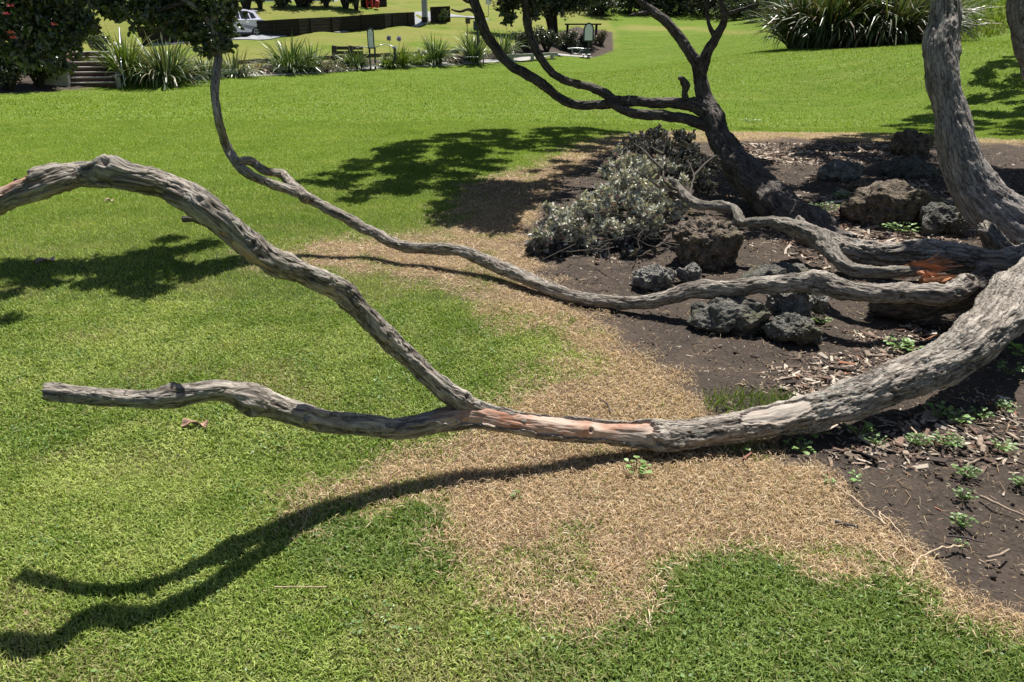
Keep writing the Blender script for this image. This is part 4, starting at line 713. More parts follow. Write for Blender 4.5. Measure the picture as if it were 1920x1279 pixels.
# ---------------------------------------------------------------- weeds
def weed(u, v, r, n, leaf, cols, label, h=.03, name='weed', cat='weed', group='green weeds on the soil', rnd=True):
    g = Xh(u, v, 0); a = rng.random(n) * 6.28; rr = r * np.sqrt(rng.random(n)); hh = h * rng.uniform(.35, 1, n); P = np.c_[g[0] + rr * np.cos(a), g[1] + rr * np.sin(a), .01 + hh]
    d = np.c_[np.cos(a), np.sin(a), rng.uniform(-.2, .5, n)]; T = LEAF.copy(); T[:, 0] *= 1.75 if rnd else 1.1
    x = np.cross(d, [0, 0, 1]); x /= np.linalg.norm(x, axis=1)[:, None]; dn = d / np.linalg.norm(d, axis=1)[:, None]; Rm = np.stack([x, dn, np.cross(x, dn)], -1)
    V, F, C = instanced(T, LF, P, Rm, leaf * rng.uniform(.6, 1.2, n), palette(n, cols, [1] * len(cols)))
    o = empty(name, (g[0], g[1], 0), label, cat, group); mesh('leaves', V, F, M['weed'], o, False, {'col': C})
    st = MB()
    for k in range(min(n, 40)): st.tube([(g[0] + (P[k, 0] - g[0]) * .2, g[1] + (P[k, 1] - g[1]) * .2, 0), P[k]], [.0014, .001], 4, False)
    st.build('stems', M['stem'], o, True); return o
M['stem'] = simple('green_stem', (.14, .2, .06), .6, bmp=0)
WG = [(.2, .34, .1), (.28, .42, .16), (.15, .26, .07)]; WD = [(.1, .19, .05), (.17, .27, .08)]
for u, v, r, n, lf, cols, lab in ((1382, 845, .045, 5, .028, WG, 'three round bright leaves poking from under the limb near its middle'), (1500, 845, .06, 16, .024, WG, 'round leaved weed against the limb, below the pale bark streak'), (1530, 815, .06, 18, .025, WG, 'round leaved weed climbing the underside of the limb'),
                           (1192, 890, .055, 16, .027, WG, 'light green weed alone in the dead grass below the limb'), (1612, 818, .06, 18, .026, WG, 'round leaved weed below the limb just left of the heavy shadow'), (1640, 830, .05, 18, .014, WD, 'fine mossy weed right of the round leaved weed'),
                           (1760, 783, .05, 16, .028, WG, 'round leaved weed at the shadow edge, left of two'), (1792, 790, .05, 26, .024, WG, 'dense round leaved weed at the shadow edge, right of two'), (1838, 783, .045, 34, .016, WD, 'small leaved weed patch right of the dense shadow edge weed'),
                           (1722, 833, .05, 44, .016, WD, 'bushy small leaved weed in the middle of the soil, left of a pair'), (1776, 833, .055, 56, .016, WD, 'bushy small leaved weed in the middle of the soil, right of a pair'), (1888, 770, .045, 22, .018, WD, 'sparse weed near the right edge above the sticks'),
                           (1812, 893, .045, 46, .015, WD, 'dark clumped weed on bare soil, topmost of three in a column'), (1806, 936, .035, 30, .014, WD, 'dark clumped weed on bare soil, middle of three in a column'), (1804, 988, .036, 34, .014, WD, 'dark clumped weed on bare soil, lowest of three in a column'),
                           (1872, 842, .05, 24, .018, WG, 'pale spreading weed beside the thick sawn stick'), (1908, 910, .03, 22, .015, WD, 'little weed cut by the right edge, level with the topmost clump'), (1682, 655, .06, 26, .03, WG, 'weed in the bark chips above the limb'), (1705, 662, .05, 16, .03, WG, 'weed between chips and the big limb bend'),
                           (1905, 668, .05, 10, .04, [(.26, .42, .06), (.2, .33, .05)], 'yellow green leaves right of the big limb bend'), (1890, 700, .06, 12, .035, WG, 'weed under the yellow green leaves in the deep shadow edge'), (1690, 434, .14, 60, .035, WG, 'pale leafy weed patch behind the horizontal trunk'), (1580, 372, .10, 34, .045, WG, 'upright leafy weed beside the small brown rock'),
                           (1545, 395, .14, 40, .035, WD, 'low weed patch left of the largest boulder'), (1350, 488, .1, 40, .012, WD, 'mossy weed on soil right of the big upright rock'), (1540, 605, .06, 18, .025, WD, 'small weed at the right side of the low flat rock'), (970, 940, .02, 14, .012, WD, 'tiny weed sprig in the dead grass patch'), (1600, 905, .03, 8, .02, WG, 'tiny two leaved weed at the soil edge'), (1550, 908, .03, 9, .014, WG, 'tiny weed at the soil edge left of the two leaved one'), (1800, 1030, .015, 9, .013, WD, 'tiny weed above the pale forked root'), (1410, 230, .2, 50, .06, WG, 'leafy weed patch on the far edge of the dry mulch')):
    weed(u, v, r, n, lf, cols, lab, .05 if lf > .025 else .022)
# two tufts of longer grass by the limb
def tuft(u, v, r, n, h, label):
    g = Xh(u, v, 0); a = rng.random(n) * 6.28; q = r * np.sqrt(rng.random(n)); P = np.c_[g[0] + q * np.cos(a) * 1.8, g[1] + q * np.sin(a), np.zeros(n)]; T = np.array([[-.03, 0, 0], [.03, 0, 0], [.025, .5, .03], [-.025, .5, .03], [0, 1, .15]])
    d = np.c_[rng.normal(size=(n, 2)) * .5, np.ones(n)]; V = (np.einsum('nij,kj->nki', rotmats(n, d), T) * (h * rng.uniform(.4, 1.1, n))[:, None, None] + P[:, None]).reshape(-1, 3); b = np.arange(n)[:, None] * 5
    return tag(mesh('grass_tuft', V, [b + np.array([[0, 1, 2, 3]]), b + np.array([[3, 2, 4]])], M['grass'], None, False, {'col': np.repeat(palette(n, [(.12, .2, .04), (.2, .28, .07)], [1, 1]), 5, 0)}), label, 'grass tuft', 'grass tufts by the limb')
tuft(1400, 762, .12, 260, .09, 'green grass tuft growing against the back of the thick limb'); tuft(1430, 748, .09, 120, .07, 'thin grass tuft on the soil just behind the thick limb')

# ---------------------------------------------------------------- background planting
def flax(u, v, H, W, n, label, cols, seed, group='flax clumps along the path', name='flax_plant', cat='flax', wid=.055, droop=1., at=None):
    r = np.random.default_rng(seed); g = GT(u, v) if at is None else np.array(at); V = []; F = []; C = []
    k = 7; n = int(n * (1.7 if group.startswith('flax') else 1))
    for i in range(n):
        az = r.random() * 2 * math.pi; out = r.random() ** .6; l = H * r.uniform(.65, 1.12); lean = .06 + out ** 1.3 * min(1.15, math.atan(W / H) * 1.9); dr = r.uniform(.2, 1.15) * droop * (.25 + out); o = np.array([math.cos(az), math.sin(az), 0]); s_ = np.array([-o[1], o[0], 0]); p = g + o * math.sqrt(r.random()) * W * .42; p[2] -= .05
        c = np.array(cols[r.integers(len(cols))]) * r.uniform(.7, 1.25); b = len(V); a = lean; wv = wid * r.uniform(.7, 1.3); tws = r.uniform(-.5, .5)
        for q in range(k):
            t = q / (k - 1); ww = wv * (.55 + .9 * t) if t < .4 else wv * .91 * (1 - ((t - .4) / .6) ** 2 * .97); nrm = s_ * math.cos(tws) + np.array([0, 0, math.sin(tws)]); fold = np.array([0, 0, ww * .12]); V += [p - nrm * ww * .5 + fold, p + nrm * ww * .5 + fold]; C += [c, c]
            p = p + (o * math.sin(a) + np.array([0, 0, math.cos(a)])) * l / (k - 1); a += dr * (.15 + .55 * t)
        F += [[b + 2 * q, b + 2 * q + 1, b + 2 * q + 3, b + 2 * q + 2] for q in range(k - 1)]
    o = mesh(name, np.array(V) - g, np.array(F), M['flax'], None, False, {'col': np.array(C)}); o.location = g; return tag(o, label, cat, group)
FG = [(.05, .10, .025), (.09, .15, .04), (.14, .2, .06), (.2, .24, .12)]; FY = [(.1, .17, .025), (.17, .25, .04), (.22, .27, .06)]; FP = [(.1, .15, .06), (.2, .24, .14), (.06, .1, .035), (.22, .2, .12)]; FB = [(.2, .14, .09), (.3, .24, .15), (.1, .07, .05)]
flax(240, 151, 1.85, .6, 120, 'yellow green flax clump right beside the steps', FY, 1); flax(268, 152, 1.1, .7, 80, 'low dark flax between the yellow green clump and the widest pale one', FG, 21)
flax(312, 151, 1.9, 1.5, 230, 'widest pale striped flax clump, second from the steps', FP, 2, droop=1.3); flax(385, 144, 1.1, .8, 90, 'small green flax seen left of the rising limb', FG, 3)
flax(440, 142, 1.25, 1.0, 120, 'pale low flax right of the rising limb', FP, 4, droop=1.2); flax(545, 135, 1.75, 1.15, 200, 'big green flax clump behind the second timber rail', FG, 5); flax(585, 133, 1.4, .8, 90, 'green flax leaning right at the end of the second timber rail', FG, 22)
flax(482, 138, .7, .8, 70, 'brown dry flax skirt between two green clumps', FB, 31, droop=1.8); flax(612, 132, .8, .9, 60, 'brown dry flax leaves by the crib wall', FB, 32, droop=1.8)
flax(668, 128, 1.15, .7, 90, 'flax behind the left exercise sign', FG, 6); flax(640, 131, .7, .8, 60, 'dry drooping flax in front of the crib wall', FP, 33, droop=1.7)
flax(752, 124, 1.15, .7, 130, 'bright green strappy plant right of the blue post', FY, 7); flax(728, 127, .8, .45, 90, 'low bright green plant between the sign and the blue post', FY, 8); flax(785, 121, 1.0, .7, 100, 'mid green strappy plant left of the spiky flax', FY, 9)
flax(815, 120, 1.6, .8, 140, 'dark spiky flax between the two exercise stations', FG, 10); flax(890, 116, 1.9, .8, 130, 'tall upright flax behind the seated exercise station', FG, 11); flax(945, 109, 1.9, .7, 70, 'upright flax just right of the forked limb', FG, 12); flax(852, 117, .6, .7, 60, 'pinkish brown dead flax between green clumps', FB, 34, droop=1.8)
flax(1070, 96, .9, .6, 40, 'agapanthus leaves behind the right exercise sign', FG, 35)
FL = [(.05, .085, .03), (.09, .13, .045), (.14, .17, .08), (.2, .21, .15), (.13, .09, .04)]
for k, (u, v, H, W, n, lab) in enumerate(((1500, 91, 2.5, 1.0, 330, 'leftmost clump of the big flax bank'), (1550, 90, 3.0, 1.1, 330, 'second clump from the left in the big flax bank'), (1605, 87, 2.7, 1.5, 380, 'middle clump of the big flax bank with pale drooping leaves'), (1660, 84, 3.1, 1.6, 380, 'second clump from the right in the big flax bank'), (1715, 80, 2.9, 1.5, 330, 'rightmost clump of the big flax bank touching the leaning trunk'), (1580, 80, 3.5, 1.2, 240, 'back clump of the flax bank, left of two'), (1680, 76, 3.6, 1.4, 240, 'back clump of the flax bank, right of two'))):
    flax(u, v, H * 1.06, W * 1.15, int(n * 1.9), lab, FL, 100 + k, 'big flax bank at the right', droop=1.0, wid=.085)

def bush(u, v, W, H, n, size, label, cols, wts, name='bush', cat='bush', group=None, D=None, at=None, lift=0.):
    g = GT(u, v) if at is None else np.array(at); D = D or W * .8; rr = np.random.default_rng(abs(int(u * 7 + v)) + 1); bl = []
    for k in range(7): a = rr.random() * 6.28; q = rr.random() * .3; bl.append((g[0] + math.cos(a) * W * q, g[1] + math.sin(a) * D * q, g[2] + lift + H * rr.uniform(.25, .7), min(W, H * 1.2) * rr.uniform(.22, .36)))
    bl.append((g[0], g[1], g[2] + lift + H * .45, min(W, H) * .4)); e = empty(name, g, label, cat, group); leafcloud('leaves', bl, n, size, cols, wts, M['leaf'], e, 5, DIA, DF, shell=.3, twig=False)
    s = MB()
    for k in range(6): a = k * 1.05; s.tube([g + np.array([0, 0, -.1]), g + np.array([math.cos(a) * W * .12, math.sin(a) * D * .12, H * .3 + lift]), g + np.array([math.cos(a) * W * .25, math.sin(a) * D * .25, H * .6 + lift])], [.05 * H, .03 * H, .012 * H], 5)
    s.build('stems', M['bark_dark'], e, True); return e
def bgtree(g, H, crown, n, size, label, cols, wts, trunk_r=.2, stems=1, group=None):
    e = empty('tree', g, label, 'tree', group); t = MB(); rr = np.random.default_rng(int(abs(g[0]) * 91 + H * 7)); g = np.array(g); C = [(g[0] + a, g[1] + b, g[2] + c, r) for a, b, c, r in crown]
    for s in range(stems):
        a = s * 2.4; b0 = g + np.array([math.cos(a), math.sin(a), 0]) * trunk_r * (1.2 if stems > 1 else 0); cc = np.mean([q[:3] for q in C], axis=0); top = cc + np.array([math.cos(a), math.sin(a), 0]) * .6
        P = spline([b0 - [0, 0, .2], b0 * .6 + top * .4 + rr.normal(size=3) * .15, top], .3); t.tube(P, np.linspace(trunk_r, trunk_r * .45, len(P)), 10)
        for q in C: P2 = spline([P[int(len(P) * rr.uniform(.35, .7))], (P[-1] + np.array(q[:3])) / 2 + rr.normal(size=3) * .2, q[:3]], .4); t.tube(P2, np.linspace(trunk_r * .45, trunk_r * .1, len(P2)), 6)
    t.build('trunk', M['bark_dark'], e, True); leafcloud('crown', C, n, size, cols, wts, M['leaf'], e, 5, DIA, DF, shell=.35, twig=False); return e
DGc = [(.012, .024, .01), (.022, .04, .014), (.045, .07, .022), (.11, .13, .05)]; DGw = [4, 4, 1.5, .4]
# dark tree and shrubs beside the steps
g = GT(20, 150)
pT = Xy(-60, 150, 27); pT[2] = z1(pT[0], pT[1])
bgtree(pT, 6, [(1.6, -1.2, 1.2, 1.1), (.4, -1.6, 1.1, 1.2), (-1.2, -1.2, 1.2, 1.3), (2.3, .2, 1.4, .9), (1.4, -1., 2.0, 1.3), (0, -1.4, 2.2, 1.6), (2.4, -.5, 2.6, 1.2), (-1.5, 0, 2.6, 1.6), (1.2, .6, 3.4, 1.5), (2.9, .3, 3.5, 1.2), (-.5, .5, 4.2, 1.6), (3.2, 1.6, 2.4, .9)], 5200, .13, 'dark dense tree left of the steps shading the corner of the lawn', DGc, DGw, .28)
bush(75, 163, 2.2, 1.5, 1300, .12, 'black green shrub left of the concrete steps', DGc, DGw); bush(-40, 162, 3.0, 2.4, 1300, .12, 'black green shrub cut off by the left edge', DGc, DGw); bush(20, 170, 2.6, 1.5, 1200, .1, 'low dark shrub at the shaded lawn corner', DGc, DGw)
bush(196, 108, 1.3, 1.3, 500, .09, 'dark shrub at the top of the steps', DGc, DGw); bush(105, 112, 2.2, 2.3, 1200, .1, 'leafy shrub overhanging the left side of the steps', DGc, DGw); bush(212, 146, .7, .8, 320, .07, 'blue flowered shrub at the right side of the steps', [(.02, .04, .015), (.06, .1, .03), (.3, .32, .3)], [5, 2, .5])
# centre tree and shrubs
gt = GT(1040, 78)
bgtree(gt, 6, [(-4.0, 0, 3.4, 1.2), (-2.6, 0, 2.9, 1.3), (-1.2, -.5, 2.5, 1.3), (.2, -.2, 2.4, 1.4), (1.5, 0, 2.6, 1.4), (2.7, .3, 3.1, 1.2), (.5, .5, 4.2, 1.9), (-2.2, .4, 4.6, 1.8), (2.4, .2, 4.6, 1.6), (-4.2, .2, 5., 1.3)], 7500, .17, 'dark multi stemmed tree above the right exercise station', DGc, DGw, .15, 4)
for u, v, W, H, lab in ((985, 95, 2.6, 1.3, 'black shrub under the centre tree, left'), (1025, 97, 2.8, 1.7, 'black shrub under the centre tree, middle'), (1062, 95, 2.4, 1.6, 'black shrub under the centre tree, right'), (1098, 92, 1.6, 1.3, 'dark shrub behind the right exercise sign')): bush(u, v, W, H, 900, .13, lab, DGc, [5, 3, .6, .3])
bush(1127, 84, 1.9, 1.1, 600, .1, 'pinkish brown dry bush at the right end of the planting bed', [(.2, .15, .12), (.32, .25, .2), (.1, .07, .06)], [1, 1, 1])
# dark belt along the top right
for k, (u, v, y, W, H) in enumerate(((1125, 22, 80, 4.5, 5), (1180, 22, 84, 6, 6), (1225, 20, 84, 6, 6), (1270, 20, 82, 6, 6), (1320, 22, 80, 6, 6), (1365, 24, 78, 6, 6), (1410, 30, 74, 5, 5.5), (1440, 36, 68, 4, 5))):
    p = Xy(u, v, y); p[2] = z1(p[0], p[1]); ords = ['first', 'second', 'third', 'fourth', 'fifth', 'sixth', 'seventh', 'eighth']
    c = [(rng.normal() * W * .2, rng.normal() * .8, H * q, W * .42) for q in (.16, .2, .5, .75, .3, .25)]
    bgtree(p, H, c, 1100, .3, 'dark evergreen in the belt behind the lawn, %s from the left' % ords[k], DGc + [(.03, .05, .06)], DGw + [.6], .2, 1, 'dark evergreens behind the far lawn')
bush(1448, 44, 2.6, 2.9, 900, .16, 'grey blue shrub left of the big flax bank', [(.03, .045, .045), (.07, .09, .095), (.16, .19, .2)], [3, 2, 1])
for k, (u, v, W, H, lab) in enumerate(((462, 17, 4.2, 4, 'dark round bush left of the pale house wall'), (488, 17, 1.6, 2.6, 'dark narrow bush beside the pale house wall'), (527, 14, 2.2, 1.3, 'small round shrub below the pale house'), (562, 13, 3.6, 3., 'dark bush between two pale house walls'), (575, 13, 2.4, 1.2, 'reddish low shrub beside the dark bush'), (612, 14, 2., 2.2, 'olive bush right of the pale wall'), (648, 16, 3.2, 3.2, 'dark bush left of the red play frame'), (668, 19, 1.6, 2.4, 'dark bush end next to the red play frame'))):
    bush(u, v, W, H, 700, .22, lab, DGc if k != 4 else [(.12, .05, .05), (.2, .12, .1), (.05, .05, .03)], DGw if k != 4 else [1, 1, 1], group='shrubs in front of the house')
bush(827, 42, 1.3, 1.0, 260, .16, 'round bright green bush in front of the dark board fence', [(.06, .1, .03), (.12, .18, .05), (.2, .26, .1)], [1, 1, 1])
# far backdrop trees on the hill, tops out of frame
for k, (u, y, W, H) in enumerate(((1560, 66, 8, 7), (1700, 62, 8, 7), (1850, 60, 7, 4.5), (60, 60, 7, 6), (180, 62, 7, 6), (-80, 55, 8, 7), (960, 100, 8, 6), (1040, 96, 8, 7), (330, 85, 7, 6), (400, 84, 6, 5))):
    p = Xy(u, 0, y); p[2] = z1(p[0], p[1]); c = [(rng.normal() * W * .2, rng.normal() * 1., H * q, W * .33) for q in (.25, .45, .6, .8, .4)]
    lab = ['dark tree behind the left half of the flax bank', 'dark tree behind the right half of the flax bank', 'tree on top of the bright grass bank at the upper right', 'tree up the slope behind the leftmost leaves', 'tree up the slope above the steps', 'tree up the slope beyond the left edge', 'distant tree behind the left of the centre tree', 'distant tree behind the right of the centre tree', 'distant tree left of the parked car', 'distant tree above the parked car'][k]
    bgtree(p, H, c, 900, .3, lab, DGc, DGw, .22, 1, 'trees on the hill behind')

# long grass on the right bank
n = 9000; uu = rng.uniform(1800, 1990, n); vv = rng.uniform(-12, 66, n); P = np.array([Xy(a, b, 38) for a, b in zip(uu, vv)])
bx = rng.uniform(20, 36, n); by = rng.uniform(35.5, 45, n); P = np.c_[bx, by, zt(bx, by)]; dd = np.c_[rng.normal(size=(n, 2)) * .55, np.ones(n)]
V, F, C = instanced(np.array([[-.12, 0, 0], [.12, 0, 0], [0, 1, .1]]), np.array([[0, 1, 2]]), P, rotmats(n, dd), rng.uniform(.15, .42, n), palette(n, [(.14, .22, .03), (.22, .3, .05), (.28, .32, .08)], [1, 1, 1]))
tag(mesh('long_grass', V, F, M['grass'], None, False, {'col': C}), 'long bright grass on the bank at the upper right', 'grass', kind='stuff')

# ---------------------------------------------------------------- steps
g = GT(176, 163); sx, sy, sz = g; rise, tread, nst, Wd = .164, .30, 7, 1.42
st = empty('concrete_steps', g, 'seven concrete steps climbing from the lawn under the dark tree', 'steps')
a_, b_ = MB(), MB()
for k in range(nst):
    b_.box((sx, sy + k * tread + tread * .5 + .02, sz + k * rise + rise * .5 - .03), (Wd, tread - .02, rise - .045)); a_.box((sx, sy + k * tread + tread * .5, sz + (k + 1) * rise - .0275), (Wd - .01, tread + .035, .045), bev=.008)
    b_.box((sx, sy + k * tread + .2, sz + k * rise * .5 - .2), (Wd - .004, tread, k * rise + .3))
a_.box((sx, sy + nst * tread + .2, sz + nst * rise - .03), (Wd, .4, .05))
b_.build('riser', M['brick'], st); a_.build('tread', M['conc'], st)
MB().box((sx - Wd / 2 - .47, sy + .05, sz + .2), (.92, .5, .55), bev=.02).box((sx - Wd / 2 - .47, sy + .05, sz + .50), (.98, .56, .06), bev=.01).build('cheek_block', M['conc'], st)
MB().prism([(0, -.2), (0, .3), (nst * tread, nst * rise + .3), (nst * tread, .3)], 0, .16, lambda V: np.c_[sx + Wd / 2 + .01 + V[:, 1], sy + V[:, 0], sz + V[:, 2]]).build('cheek_wall', M['conc'], st)
MB().prism([(.3, -.2), (.3, .4), (nst * tread, nst * rise + .3), (nst * tread, .3)], 0, .16, lambda V: np.c_[sx - Wd / 2 - .17 + V[:, 1], sy + V[:, 0], sz + V[:, 2]]).build('cheek_wall', M['brick'], st)
hr = MB(); hx = sx + Wd / 2 + .3; hr.tube([(hx, sy - .1, sz), (hx, sy - .1, sz + .7), (hx, sy, sz + .8), (hx, sy + nst * tread, sz + nst * rise + .8)], .022, 8); hr.tube([(hx, sy + nst * tread, sz + nst * rise), (hx, sy + nst * tread, sz + nst * rise + .8)], .022, 8); hr.build('handrail', M['steel'], st, True); st.rotation_euler.z = R_(22)

# ---------------------------------------------------------------- timber rails, walls
def rail(u0, v0, u1, v1, label, h=.22, off=.95):
    a = GT(u0, v0); b = GT(u1, v1); a[2] = z1(a[0], a[1]); b[2] = z1(b[0], b[1]); d = b - a; L_ = np.linalg.norm(d[:2]); rz = math.atan2(d[1], d[0]); e = empty('timber_rail', (a + b) / 2, label, 'timber rail', 'low timber rails beside the path')
    zz = (a[2] + b[2]) / 2 + h; MB().box(((a[0] + b[0]) / 2, (a[1] + b[1]) / 2, zz), (L_, .18, .16), rz=rz, ry=-math.atan2(d[2], L_), bev=.012).build('beam', M['timber'], e)
    for t in (.1, .5, .9): p = a + d * t; MB().box((p[0], p[1], p[2] + h / 2 - .06), (.16, .15, h), rz=rz).build('post', M['timber'], e)
rail(372, 149, 456, 144, 'timber rail nearest the steps, crossed by the rising limb'); rail(516, 139, 590, 134.5, 'timber rail in front of the big green flax'); rail(440, 144.5, 460, 143.5, 'short end of timber rail right of the rising limb')
rail(950, 115, 1044, 110, 'long timber rail behind the forked limbs', .28)
def wall_run(name, top_px, label, hgt, mat, thick=.2, cat='retaining wall', posts=True):
    P = np.array([GT(u, v) for u, v in top_px]); e = empty(name, P[0], label, cat); bd_, ps = MB(), MB()
    for i in range(len(P) - 1):
        a, b = P[i], P[i + 1]; d = b - a; L_ = np.linalg.norm(d[:2]); rz = math.atan2(d[1], d[0]); nb = max(2, int(hgt / .2))
        for k in range(nb): bd_.box(((a[0] + b[0]) / 2, (a[1] + b[1]) / 2, (a[2] + b[2]) / 2 - .1 + (k + .5) * hgt / nb), (L_ + .02, thick, hgt / nb - .02), rz=rz, ry=-math.atan2(d[2], L_))
        bd_.box(((a[0] + b[0]) / 2 - math.sin(rz) * .02, (a[1] + b[1]) / 2 + math.cos(rz) * .02, (a[2] + b[2]) / 2 - .12 + hgt / 2), (L_ + .01, thick * .7, hgt - .03), rz=rz, ry=-math.atan2(d[2], L_))
        if posts:
            m_ = max(1, int(L_ / 1.6))
            for k in range(m_): p = a + d * (k + .5) / m_; ps.box((p[0] + math.sin(rz) * (thick * .5 + .03), p[1] - math.cos(rz) * (thick * .5 + .03), p[2] + hgt * .5 - .12), (.12, .1, hgt), rz=rz)
    bd_.build('boards', mat, e)
    if posts: o = ps.build('posts', mat, e)
    return e
wall_run('retaining_wall', [(268, 84), (370, 78.5), (470, 72), (560, 66), (640, 60), (720, 53.5), (776, 49)], 'long low dark timber retaining wall behind the road', 1.0, M['wall_t'])
wall_run('board_fence', [(809, 42), (826, 41), (843, 40)], 'short dark board fence behind the round green bush', 1.1, M['wall_t'], cat='fence')
# crib wall in the bank
c0 = GT(648, 122); e = empty('crib_wall', c0, 'small brown timber crib wall between flax clumps', 'crib wall')
cw = MB(); [cw.box((c0[0] + .1, c0[1] + .3, c0[2] + .12 + k * .22), (1.5, .14, .16), bev=.01) for k in range(4)]; cw.build('boards', M['brown_t'], e)
for dx in (-.55, .25): MB().box((c0[0] + dx, c0[1] + .12, c0[2] + .4), (.22, .2, 1.0), ry=.08, bev=.02).build('post', M['brown_t'], e)
wall_run('edging_wall', [(440, 121), (500, 117), (560, 114), (620, 111), (700, 107), (780, 103), (860, 99)], 'low rough brown edging along the top of the planting bed', .28, M['brown_t'], posts=False, cat='edging')

# ---------------------------------------------------------------- exercise stations
def arch_panel(w_, h_, n=12): return [(-w_ / 2, 0), (w_ / 2, 0)] + [(w_ / 2 * math.cos(t), h_ - w_ * .7 + w_ * .7 * math.sin(t)) for t in np.linspace(0, math.pi, n)]
def sign(e, p, z0, h_, w_, narrow=1.):
    MB().prism([(x * narrow, z) for x, z in arch_panel(w_, h_)], -.03, .03, lambda V: V + np.array([p[0], p[1], p[2] + z0])).build('sign_frame', M['navy'], e)
    MB().prism([(x * narrow, z + .06) for x, z in arch_panel(w_ * .72, h_ * .86)], -.042, -.034, lambda V: V + np.array([p[0], p[1], p[2] + z0])).build('sign_panel', M['panel'], e)
p = GT(699, 130.5); e = empty('exercise_station', p, 'outdoor exercise station with tall arched sign, curved bars and a second post', 'exercise station'); 
sign(e, p, .95, .95, .33); MB().tube([p + [-.1, 0, -.1], p + [-.1, 0, 1.0]], .045, 10).build('post', M['navy'], e, True); MB().tube([p + [.12, .05, -.1], p + [.16, .05, 1.05]], .045, 10).build('post', M['navy'], e, True)
p2 = GT(742, 128.5); MB().tube([p2 + [0, 0, -.1], p2 + [0, 0, .95]], .065, 10).build('post', M['navy'], e, True); MB().tube([p2 + [0, 0, .95], p2 + [0, 0, 1.03]], [.13, .1], 12).build('post_cap', M['steel'], e, True)
MB().tube(spline([p + [-.75, 0, .98], p + [-.4, 0, 1.04], p + [.1, 0, 1.0], p + [.5, 0, 1.12], p2 + [-.3, 0, 1.1], p2 + [-.03, 0, 1.0]], .1), .022, 8).build('bar', M['steel'], e, True)
MB().box(p + [-.1, -.25, .18], (.6, .3, .05), bev=.01).build('footplate', M['steel'], e)
p = GT(893, 122); e = empty('exercise_station', p, 'outdoor exercise station with seat and overhead box half hidden by a limb', 'exercise station')
MB().tube([p + [.1, 0, -.1], p + [.1, 0, 2.2]], .06, 10).build('post', M['navy'], e, True); MB().tube([p + [-.5, 0, .3], p + [-.45, 0, 2.35]], .02, 8).build('bar', M['navy'], e, True); MB().tube([p + [-.5, 0, 2.35], p + [.4, 0, 2.38]], .04, 8).build('top_bar', M['brown_t'], e, True)
MB().box(p + [-.42, 0, 2.25], (.25, .2, .3), bev=.02).build('top_block', M['brown_t'], e); MB().box(p + [.05, -.05, 2.0], (.34, .25, .5), bev=.03).build('drum', M['navy'], e); MB().box(p + [-.25, -.1, .42], (.75, .35, .06), bev=.02).build('seat', M['steel'], e)
for dx in (-.1, .4): MB().tube([p + [dx, -.1, 0], p + [dx, -.1, .4]], .035, 8).build('leg', M['navy'], e, True)
p = GT(1102, 109); e = empty('exercise_station', p, 'outdoor exercise station with wide arched white sign and a low bench frame', 'exercise station')
sign(e, p, 1.0, 1.1, .68); MB().tube([p + [.02, .03, -.1], p + [.02, .03, 1.05]], .06, 10).build('post', M['navy'], e, True)
MB().tube(spline([p + [-1.3, 0, .56], p + [-.8, 0, .6], p + [-.2, 0, .55], p + [.1, 0, .55]], .1), .035, 8).build('handle', M['steel'], e, True); MB().tube(spline([p + [-1.05, 0, .55], p + [-.95, 0, .3], p + [-.6, 0, .28], p + [-.4, 0, .5], p + [-.2, 0, .3]], .08), .022, 8).build('handle', M['steel'], e, True)
MB().box(p + [-.12, -.1, .22], (.6, .35, .06), bev=.02).build('seat', M['steel'], e); MB().box(p + [-.1, 0, .42], (.4, .2, .35), bev=.03).build('drum', M['navy'], e)
for dx in (-1.1, -.3, .12): MB().tube([p + [dx, -.1, -.05], p + [dx, -.1, .3]], .03, 8).build('leg', M['navy'], e, True)
# flower heads (agapanthus) by the left station
for u, v, lab in ((729, 72, 'pale lilac flower head on a long stalk, left of a pair'), (748, 73, 'lilac flower head on a long stalk, right of a pair')):
    q = Xy(u, v, 40.5); gz0 = z1(q[0], q[1]); e = empty('agapanthus', (q[0], q[1], gz0), lab, 'flower', 'lilac flowers by the exercise station'); MB().tube([(q[0], q[1], gz0), (q[0] + .03, q[1], (q[2] + gz0) / 2), q], [.012, .01, .008], 6).build('stalk', M['stem'], e, True)
    n = 60; d = rng.normal(size=(n, 3)); mesh('flower_head', *instanced(DIA, DF, np.repeat([q], n, 0), rotmats(n, d), np.full(n, .15), np.ones((n, 3)))[:2], M['lilac'] if 'lilac' in M else M.setdefault('lilac', simple('lilac_petals', (.42, .38, .55), .7, bmp=0)), e, False)
# dark beam frame at the end of the bed
p = GT(1117, 80); zt_ = Xy(1117, 47, p[1])[2]; e = empty('beam_stand', p, 'dark post and beam at the end of the planting bed', 'beam stand'); MB().box((p[0], p[1], (p[2] + zt_) / 2), (.16, .16, zt_ - p[2]), bev=.01).build('post', M['wall_t'], e); pl = Xy(1058, 47, p[1] + .5)
MB().box(((p[0] + .35 + pl[0]) / 2, p[1], zt_ + .05), (p[0] + .35 - pl[0], .2, .1), bev=.01).build('beam', M['wall_t'], e); MB().box((pl[0] + .2, p[1], (z1(pl[0] + .2, p[1]) + zt_) / 2), (.16, .16, zt_ - z1(pl[0] + .2, p[1])), bev=.01).build('post', M['wall_t'], e)
